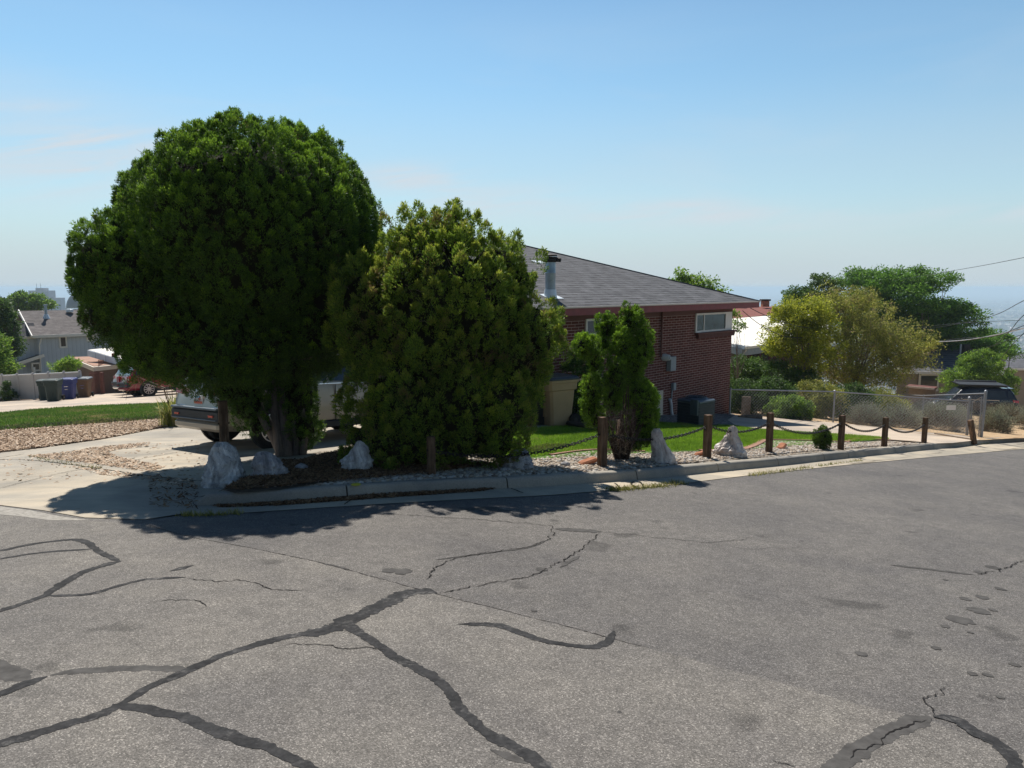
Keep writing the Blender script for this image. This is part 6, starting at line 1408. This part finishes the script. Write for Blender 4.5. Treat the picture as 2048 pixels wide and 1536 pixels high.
def vinyl():
    a, b = at(-220, 812), at(152, 796); a = a+Vector((0, .5, 0)); b = b+Vector((0, .5, 0)); t = thing('vinyl_fence', a, 'plain beige vinyl privacy fence along the neighbour drive', 'fence'); d = b-a; L_ = d.length; R_ = d.to_track_quat('X', 'Z').to_matrix().to_4x4(); h = 43*m_px(a.lerp(b, .6).y)+.15
    m = Matrix.Translation((a+b)/2) @ R_; mb = MB(); mb.box((0, 0, h/2), (L_, .05, h), m); mb.build('panel', M['vinyl'], t); mb = MB(); mb.bbox((0, 0, h+.02), (L_, .10, .06), .01, m); mb.build('top_rail', M['white'], t)
    for i in range(13):
        p = a.lerp(b, i/12); mb = MB(); mb.bbox((p.x, p.y, p.z+h/2), (.13, .13, h+.1), .01); mb.lathe((p.x, p.y, p.z+h+.05), [(.10, 0), (.05, .08)], 4); mb.build('fence_post', M['vinyl'], t)
    a, b = at(-220, 815), at(80, 797.5); d = b-a; mb = MB(); m = Matrix.Translation((a+b)/2) @ d.to_track_quat('X', 'Z').to_matrix().to_4x4(); mb.bbox((0, 0, .06), (d.length, .22, .16), .02, m); tag(mb.build('low_stone_border', M['stone_wall']), 'low brown stone border under the vinyl fence', 'border')
    a, b = at(178, 791), at(208, 786); t = thing('iron_gate', a, 'dark red iron gate beside the brown bin', 'gate'); h = 1.35
    mb = MB()
    for i in range(15): p = a.lerp(b, i/14); mb.tube([p+Vector((0, .2, 0)), p+Vector((0, .2, h+.7*(i > 8)))], .02, 5)
    mb.build('bars', M['red_wood'], t); mb = MB()
    for z in (.1, h-.1): mb.tube([a+Vector((0, .2, z)), b+Vector((0, .2, z))], .02, 5)
    mb.build('rails', M['red_wood'], t)
    p = at(206, 788); MB().box((p.x, p.y, p.z+.65), (.18, .18, 1.3)).build('gate_post', M['red_wood'], t)
vinyl()
def right_houses():
    # long white roofed house behind the brick house
    t = thing('white_roof_house', base_at(1500, 44), 'low house with a glaring white roof and grey eaves behind the brick house', 'house'); a = atY(1440, 682, 40); b = atY(1490, 694, 37.5); c = atY(1660, 672, 48); d_ = atY(1650, 622, 66); e_ = atY(1430, 640, 60)
    mb = MB(); mb.add([a, b, c, d_, e_]+[p-Vector((0, 0, .12)) for p in (a, b, c, d_, e_)], [(0, 1, 2, 3, 4), (9, 8, 7, 6, 5), (0, 5, 6, 1), (1, 6, 7, 2), (2, 7, 8, 3)]); mb.build('roof', M['white_roof'], t)
    f = MB()
    for p, q in ((a, b), (b, c)):
        d = q-p; m = Matrix.Translation((p+q)/2-Vector((0, 0, .28))) @ d.to_track_quat('X', 'Z').to_matrix().to_4x4(); f.box((0, -.1 if p is a else .1, 0), (d.length, .12, .34), m)
    f.build('fascia', M['grey_box'], t); w = MB(); n = Vector((.25, .7, 0))
    P = [a+n+Vector((.3, 0, -.3)), b+n+Vector((0, .3, -.3)), c+n+Vector((-1, 0, -.3)), e_+Vector((1, 0, -.3))]; w.add(P+[p-Vector((0, 0, 5)) for p in P], [(0, 1, 5, 4), (1, 2, 6, 5), (2, 3, 7, 6), (3, 0, 4, 7)]); w.build('wall', M['dark_wall'], t)
    q = atY(1492, 700, 37.6); MB().tube([q, q+Vector((-.2, 0, -.25)), q+Vector((-.7, .3, -.55)), q+Vector((-.75, .3, -2))], .05, 6).build('downspout', M['white'], t)
    for x in (1512, 1530): p = atY(x, 712, 39.5); MB().box(tuple(p), (.35, .06, .7)).build('window', M['window_dark'], t)
    t = thing('red_roof_house', base_at(1510, 72), 'distant house with a dull red roof above the white roof', 'house')
    A_ = [atY(1440, 640, 66), atY(1610, 622, 74), atY(1620, 613, 82), atY(1440, 613, 80)]; mb = MB(); mb.add(A_+[p-Vector((0, 0, .2)) for p in A_], [(0, 1, 2, 3), (7, 6, 5, 4), (0, 4, 5, 1)]); mb.build('roof', M['shingle_red'], t)
    w = MB(); w.add([p-Vector((0, -1, .2)) for p in A_]+[p-Vector((0, -1, 6)) for p in A_], [(0, 4, 5, 1), (1, 5, 6, 2), (2, 6, 7, 3), (3, 7, 4, 0)]); w.build('wall', M['cream'], t)
    for x, w_x, h_, lb in ((1530, 13, 12, 'c'), (1479, 11, 7, 'c')):
        p = atY(x, 611, 79); s = m_px(79); ch = MB().bbox((p.x, p.y, p.z+h_*s*.3), (w_x*s, .7, h_*s), .02).build('chimney', M['redrock'], t); MB().bbox((p.x, p.y, p.z+h_*s*.9), (w_x*s*1.3, .9, .18), .01).build('chimney_cap', M['black_matte'], ch)
    # grey roofed houses lower right
    def low(name_, label, ridge, eave, Yr, Ye, wall, extra=None):
        t = thing(name_, base_at(eave[0][0], Ye), label, 'house', 'grey roofed houses down the slope')
        R1, R2 = atY(*ridge[0], Yr), atY(*ridge[1], Yr); E1, E2 = atY(*eave[0], Ye), atY(*eave[1], Ye); Bk1 = R1+(R1-E1)*Vector((1, 1, 1)).x; Bk1 = Vector((R1.x, Yr+(Yr-Ye), E1.z)); Bk2 = Vector((R2.x, Yr+(Yr-Ye), E2.z))
        mb = MB(); mb.add([E1, E2, R2, R1, Bk2, Bk1], [(0, 1, 2, 3), (3, 2, 4, 5), (0, 3, 5), (1, 4, 2)]); rf = mb.build('roof', M['shingle_grey'], t)
        w = MB(); q = .5; P = [E1+Vector((q, q, -.1)), E2+Vector((-q, q, -.1)), Bk2+Vector((-q, -q, -.1)), Bk1+Vector((q, -q, -.1))]; w.add(P+[p-Vector((0, 0, 6)) for p in P], [(0, 4, 5, 1), (1, 5, 6, 2), (2, 6, 7, 3), (3, 7, 4, 0)]); w.build('wall', M[wall], t)
        d = E2-E1; f = MB(); f.box((0, 0, -.1), (d.length, .08, .2), Matrix.Translation((E1+E2)/2) @ d.to_track_quat('X', 'Z').to_matrix().to_4x4()); f.build('fascia', M['white'], t); return t
    t = low('grey_roof_house', 'house with a grey hip roof and a black flue behind the small green tree', ((1880, 690), (1945, 690)), ((1790, 742), (2010, 745)), 62, 54, 'tan_wall')
    p = atY(1931, 704, 57); MB().box((p.x, p.y, p.z), (.42, .4, 1.2)).build('flue', M['black_matte'], t)
    p = atY(1920, 712, 56); MB().tube([p-Vector((0, 0, 1.2)), p+Vector((0, 0, .9))], .06, 6).build('mast', M['grey_box'], t)
    p = atY(1857, 765, 54.4); o = MB().bbox(tuple(p), (1.5, .1, 1.3), .02).build('window', M['white'], t); MB().box((p.x, p.y-.06, p.z), (1.2, .05, 1.0)).build('pane', M['window_dark'], o)
    low('grey_roof_house', 'grey roof further down the slope past the small green tree', ((2020, 705), (2150, 705)), ((1990, 735), (2200, 742)), 84, 74, 'tan_wall')
    # low brown wall/awning left of the dark car
    a, b = atY(1815, 772, 47), atY(1872, 777, 46); d = b-a; mb = MB(); m = Matrix.Translation((a+b)/2) @ d.to_track_quat('X', 'Z').to_matrix().to_4x4(); mb.box((0, 0, 0), (d.length, 1.2, .12), m); 
    t = thing('lean_to', (a+b)/2, 'low lean to roof with a pale edge beside the dark car', 'shelter'); mb.build('roof', M['red_wood'], t); mb = MB(); mb.box((0, -.62, .02), (d.length, .05, .12), m); mb.build('edge', M['cream'], t)
    mb = MB(); mb.box((0, .3, -1.4), (d.length*.95, .15, 2.6), m); mb.build('wall', M['tan_wall'], t)
right_houses()

# ------------------------------------------------------------------ downtown, dome and valley town
def tower(name_, label, px0, px1, ytop, Y, mat, cat='tower', ribs=0, parts=()):
    a, b = atY(px0, ytop, Y), atY(px1, ytop, Y); gz = G(a.x, Y)-3; w = b.x-a.x; t = thing(name_, (a.x+w/2, Y, gz), label, cat, 'hazy downtown blocks')
    MB().box((0, w*.3, (a.z-gz)/2), (w, w*.6, a.z-gz)).build('block', M[mat], t, world=False)
    if ribs:
        mb = MB(); 
        for i in range(ribs): mb.box((-w/2+w*(i+.5)/ribs, -.6, (a.z-gz)/2-4), (w/ribs*.4, 1.2, a.z-gz-14))
        mb.build('window_strips', M['tower_band'], t, world=False)
    for (x0_, x1_, yt, yb) in parts:
        p, q = atY(x0_, yt, Y), atY(x1_, yb, Y); MB().box(((p.x+q.x)/2-(a.x+w/2), w*.3, (p.z+q.z)/2-gz), (q.x-p.x, w*.5, p.z-q.z)).build('upper_block', M[mat], t, world=False)
    return t, a, w, gz
t, a, w, gz = tower('office_tower', 'tallest pale hazy office tower with a stepped top', 56.5, 96, 581, 1300, 'tower', parts=((69.5, 84, 576, 582),))
mb = MB()
for x in (70, 92):
    for y in (586, 590, 597): p = atY(x, y, 1299); mb.box((p.x-t.location.x, -1.0, p.z-gz), (4.5, 1.5, 1.4))
mb.build('window_slots', M['tower_band'], t, world=False)
mb = MB()
for x in (69.5, 77.5): p = atY(x, 572, 1300); mb.box((p.x-t.location.x, 5, p.z-gz), (.5, .5, 9))
mb.build('antenna', M['tower_band'], t, world=False)
tower('office_block', 'pale ribbed office block between the tower and the dome', 96.5, 121, 595.5, 1305, 'tower', 'office block', 8)
tower('office_block', 'narrow pale ribbed wing between the two trees beside the tower', 54.5, 62, 596, 1290, 'tower', 'office block', 3)
tower('office_block', 'dull blue office block with a flat top behind the leafy tree', 20, 34, 607, 1350, 'tower_blue', 'office block')
tower('office_block', 'narrow blue block behind the round green tree', 26, 36, 596, 1400, 'tower_blue', 'office block')
tower('office_block', 'lowest grey blue block beyond the shaded conifer', 8, 18, 616, 1450, 'tower_blue', 'office block')
def domeb():
    Y = 640; c = atY(158, 618, Y); s = m_px(Y); gz = G(c.x, Y)-3; t = thing('domed_building', (c.x, Y, gz), 'grey domed capitol building partly hidden by the big juniper', 'dome')
    z = c.z-gz; MB().box((0, 0, z/2-2), (44*s, 20, z-2)).build('block', M['tower'], t, world=False)
    MB().lathe((0, 0, z-3), [(23*s, 0), (23*s, 6*s), (22*s, 6.5*s)], 32).build('drum', M['tower'], t, world=False)
    MB().lathe((0, 0, z+1), [(22*s, 0), (21.5*s, 6*s), (19.5*s, 13*s), (16*s, 20*s), (11*s, 26*s), (5*s, 30*s), (2*s, 31*s), (2*s, 36*s), (.3*s, 40*s)], 32).build('cupola', M['dome'], t, world=False, smooth=True)
    mb = MB()
    for i in range(26): a_ = i*2*math.pi/26; mb.lathe((22.2*s*math.cos(a_), 22.2*s*math.sin(a_), z-1), [(.45*s, 0), (.45*s, 5*s)], 6)
    mb.build('colonnade', M['white'], t, world=False)
domeb()
def town():
    n = 5200; r = 10**rng.uniform(math.log10(900), math.log10(11000), n); a = rng.uniform(rad(5), rad(42), n); m2 = 900; r2 = 10**rng.uniform(math.log10(900), math.log10(7000), m2); a2 = rng.uniform(rad(-42), rad(-26), m2)
    r = np.r_[r, r2]; a = np.r_[a, a2]; n = len(r); x, y = r*np.sin(a), r*np.cos(a); w = rng.uniform(7, 16, n)*(1+r/6000); d = rng.uniform(7, 14, n); h = rng.uniform(4, 8, n); big = rng.uniform(size=n) < .012; w[big] *= 5; d[big] *= 3
    c = np.array([(-1, -1, 0), (1, -1, 0), (1, 1, 0), (-1, 1, 0), (-1, -1, 1), (1, -1, 1), (1, 1, 1), (-1, 1, 1)]); z = np.array([G(p, q) for p, q in zip(x, y)])-1
    V = c[None]*np.stack([w/2, d/2, h+1], 1)[:, None]+np.stack([x, y, z], 1)[:, None]; F = np.array([(0, 1, 5, 4), (1, 2, 6, 5), (2, 3, 7, 6), (3, 0, 4, 7), (4, 5, 6, 7)])[None]+(np.arange(n)*8)[:, None, None]
    k = NM('valley_roofs'); g = k.n('ShaderNodeNewGeometry'); k.col(k.ramp(g.outputs['Random Per Island'], [(0, (.10, .09, .09)), (.5, (.25, .22, .2)), (.93, (.36, .34, .32)), (1, (.70, .70, .70))])).set(.9, .1)
    tag(np_mesh('valley_town', V.reshape(-1, 3), 4, k.m, faces=F.reshape(-1, 4)), 'scattered roofs of the town on the hazy valley floor', kind='stuff')
    n = 9000; r = 10**rng.uniform(math.log10(500), math.log10(9000), n); a = rng.uniform(rad(-42), rad(42), n); P = np.stack([r*np.sin(a), r*np.cos(a), np.zeros(n)], 1); P[:, 2] = [G(p, q)+1 for p, q in P[:, :2]]
    m = len(IV); s = rng.uniform(3, 6.5, (n, 1, 1)); V = IV[None]*s*(1+rng.uniform(-.3, .3, (n, m, 1)))+P[:, None]+np.array((0, 0, 2)); F = IF[None]+(np.arange(n)*m)[:, None, None]
    tag(np_mesh('valley_trees', V.reshape(-1, 3), 3, M['leaf_dark'], faces=F.reshape(-1, 3)), kind='stuff')
town()

# ------------------------------------------------------------------ overhead cables
CG = 'overhead cables above the valley'
def cable(label, pts, r=.012, mat='cable', name_='overhead_cable'):
    L_ = smooth_line([atY(a, b, Y) for a, b, Y in pts], 8); o = MB().tube(L_, r, 5).build(name_, M[mat]); tag(o, label, 'cable', CG)
cable('highest thin cable crossing the sky above the locust', [(2140,497,22),(2048,515,28),(1960,532,36),(1860,549,48),(1780,562,60),(1700,572,75)], .012)
cable('dark cable sloping down to the middle of the locust', [(2140,560,18),(2048,601,24),(1990,630,30),(1930,645,40),(1840,661,52)], .012)
cable('bright twisted service cable above the grey roof', [(2140,635,18),(2048,656,24),(2000,668,28),(1930,680,34),(1868,684,40)], .022, 'cable_alu')
cable('dark service cable just above the bright twisted one', [(2140,622,18),(2048,651,24),(1990,672,28),(1930,676,34),(1868,683,40)], .012)
cable('upper of the two steep dark cables against the valley', [(2140,560,18),(2048,630,22),(2020,662,24),(1990,690,27)], .011)
cable('lower of the two steep dark cables against the valley', [(2140,580,18),(2048,666,22),(2020,695,24),(2000,720,26)], .010)
cable('lower faint cable over the valley', [(2140,650,20),(2048,668,26),(1990,690,32),(1940,705,40)], .010)
cable('thin wire running across the locust foliage', [(2048,640,24),(1900,648,34),(1780,662,45),(1700,668,52)], .008)
hcw = HM @ Vector((.3, -.4, ze-.35))
def drop(label, a, b, sag, r=.012):
    L_ = [a.lerp(b, u)-Vector((0, 0, 4*sag*u*(1-u))) for u in [i/12 for i in range(13)]]; tag(MB().tube(L_, r, 5).build('service_drop', M['cable']), label, 'cable', 'service drops from the brick house eave')
drop('upper service cable leaving the brick house eave corner', HM @ Vector((.35, -.45, ze-.22)), atY(1660, 655, 33), .25)
drop('lower service cable leaving the brick house eave corner', HM @ Vector((.1, -.3, ze-.3)), atY(1630, 668, 32), .45)

# ------------------------------------------------------------------ air
hz = bpy.data.materials.new('haze_air'); hz.use_nodes = True; hz.node_tree.nodes.clear(); q = hz.node_tree
o_ = q.nodes.new('ShaderNodeOutputMaterial'); v_ = q.nodes.new('ShaderNodeVolumePrincipled'); v_.inputs['Density'].default_value = 1/4200; v_.inputs['Color'].default_value = (.66, .84, 1.0, 1); v_.inputs['Anisotropy'].default_value = 0
q.links.new(v_.outputs[0], o_.inputs['Volume'])
tag(MB().box((0, 0, (-154+9)/2), (60400, 60400, 163)).build('haze', hz), kind='stuff')
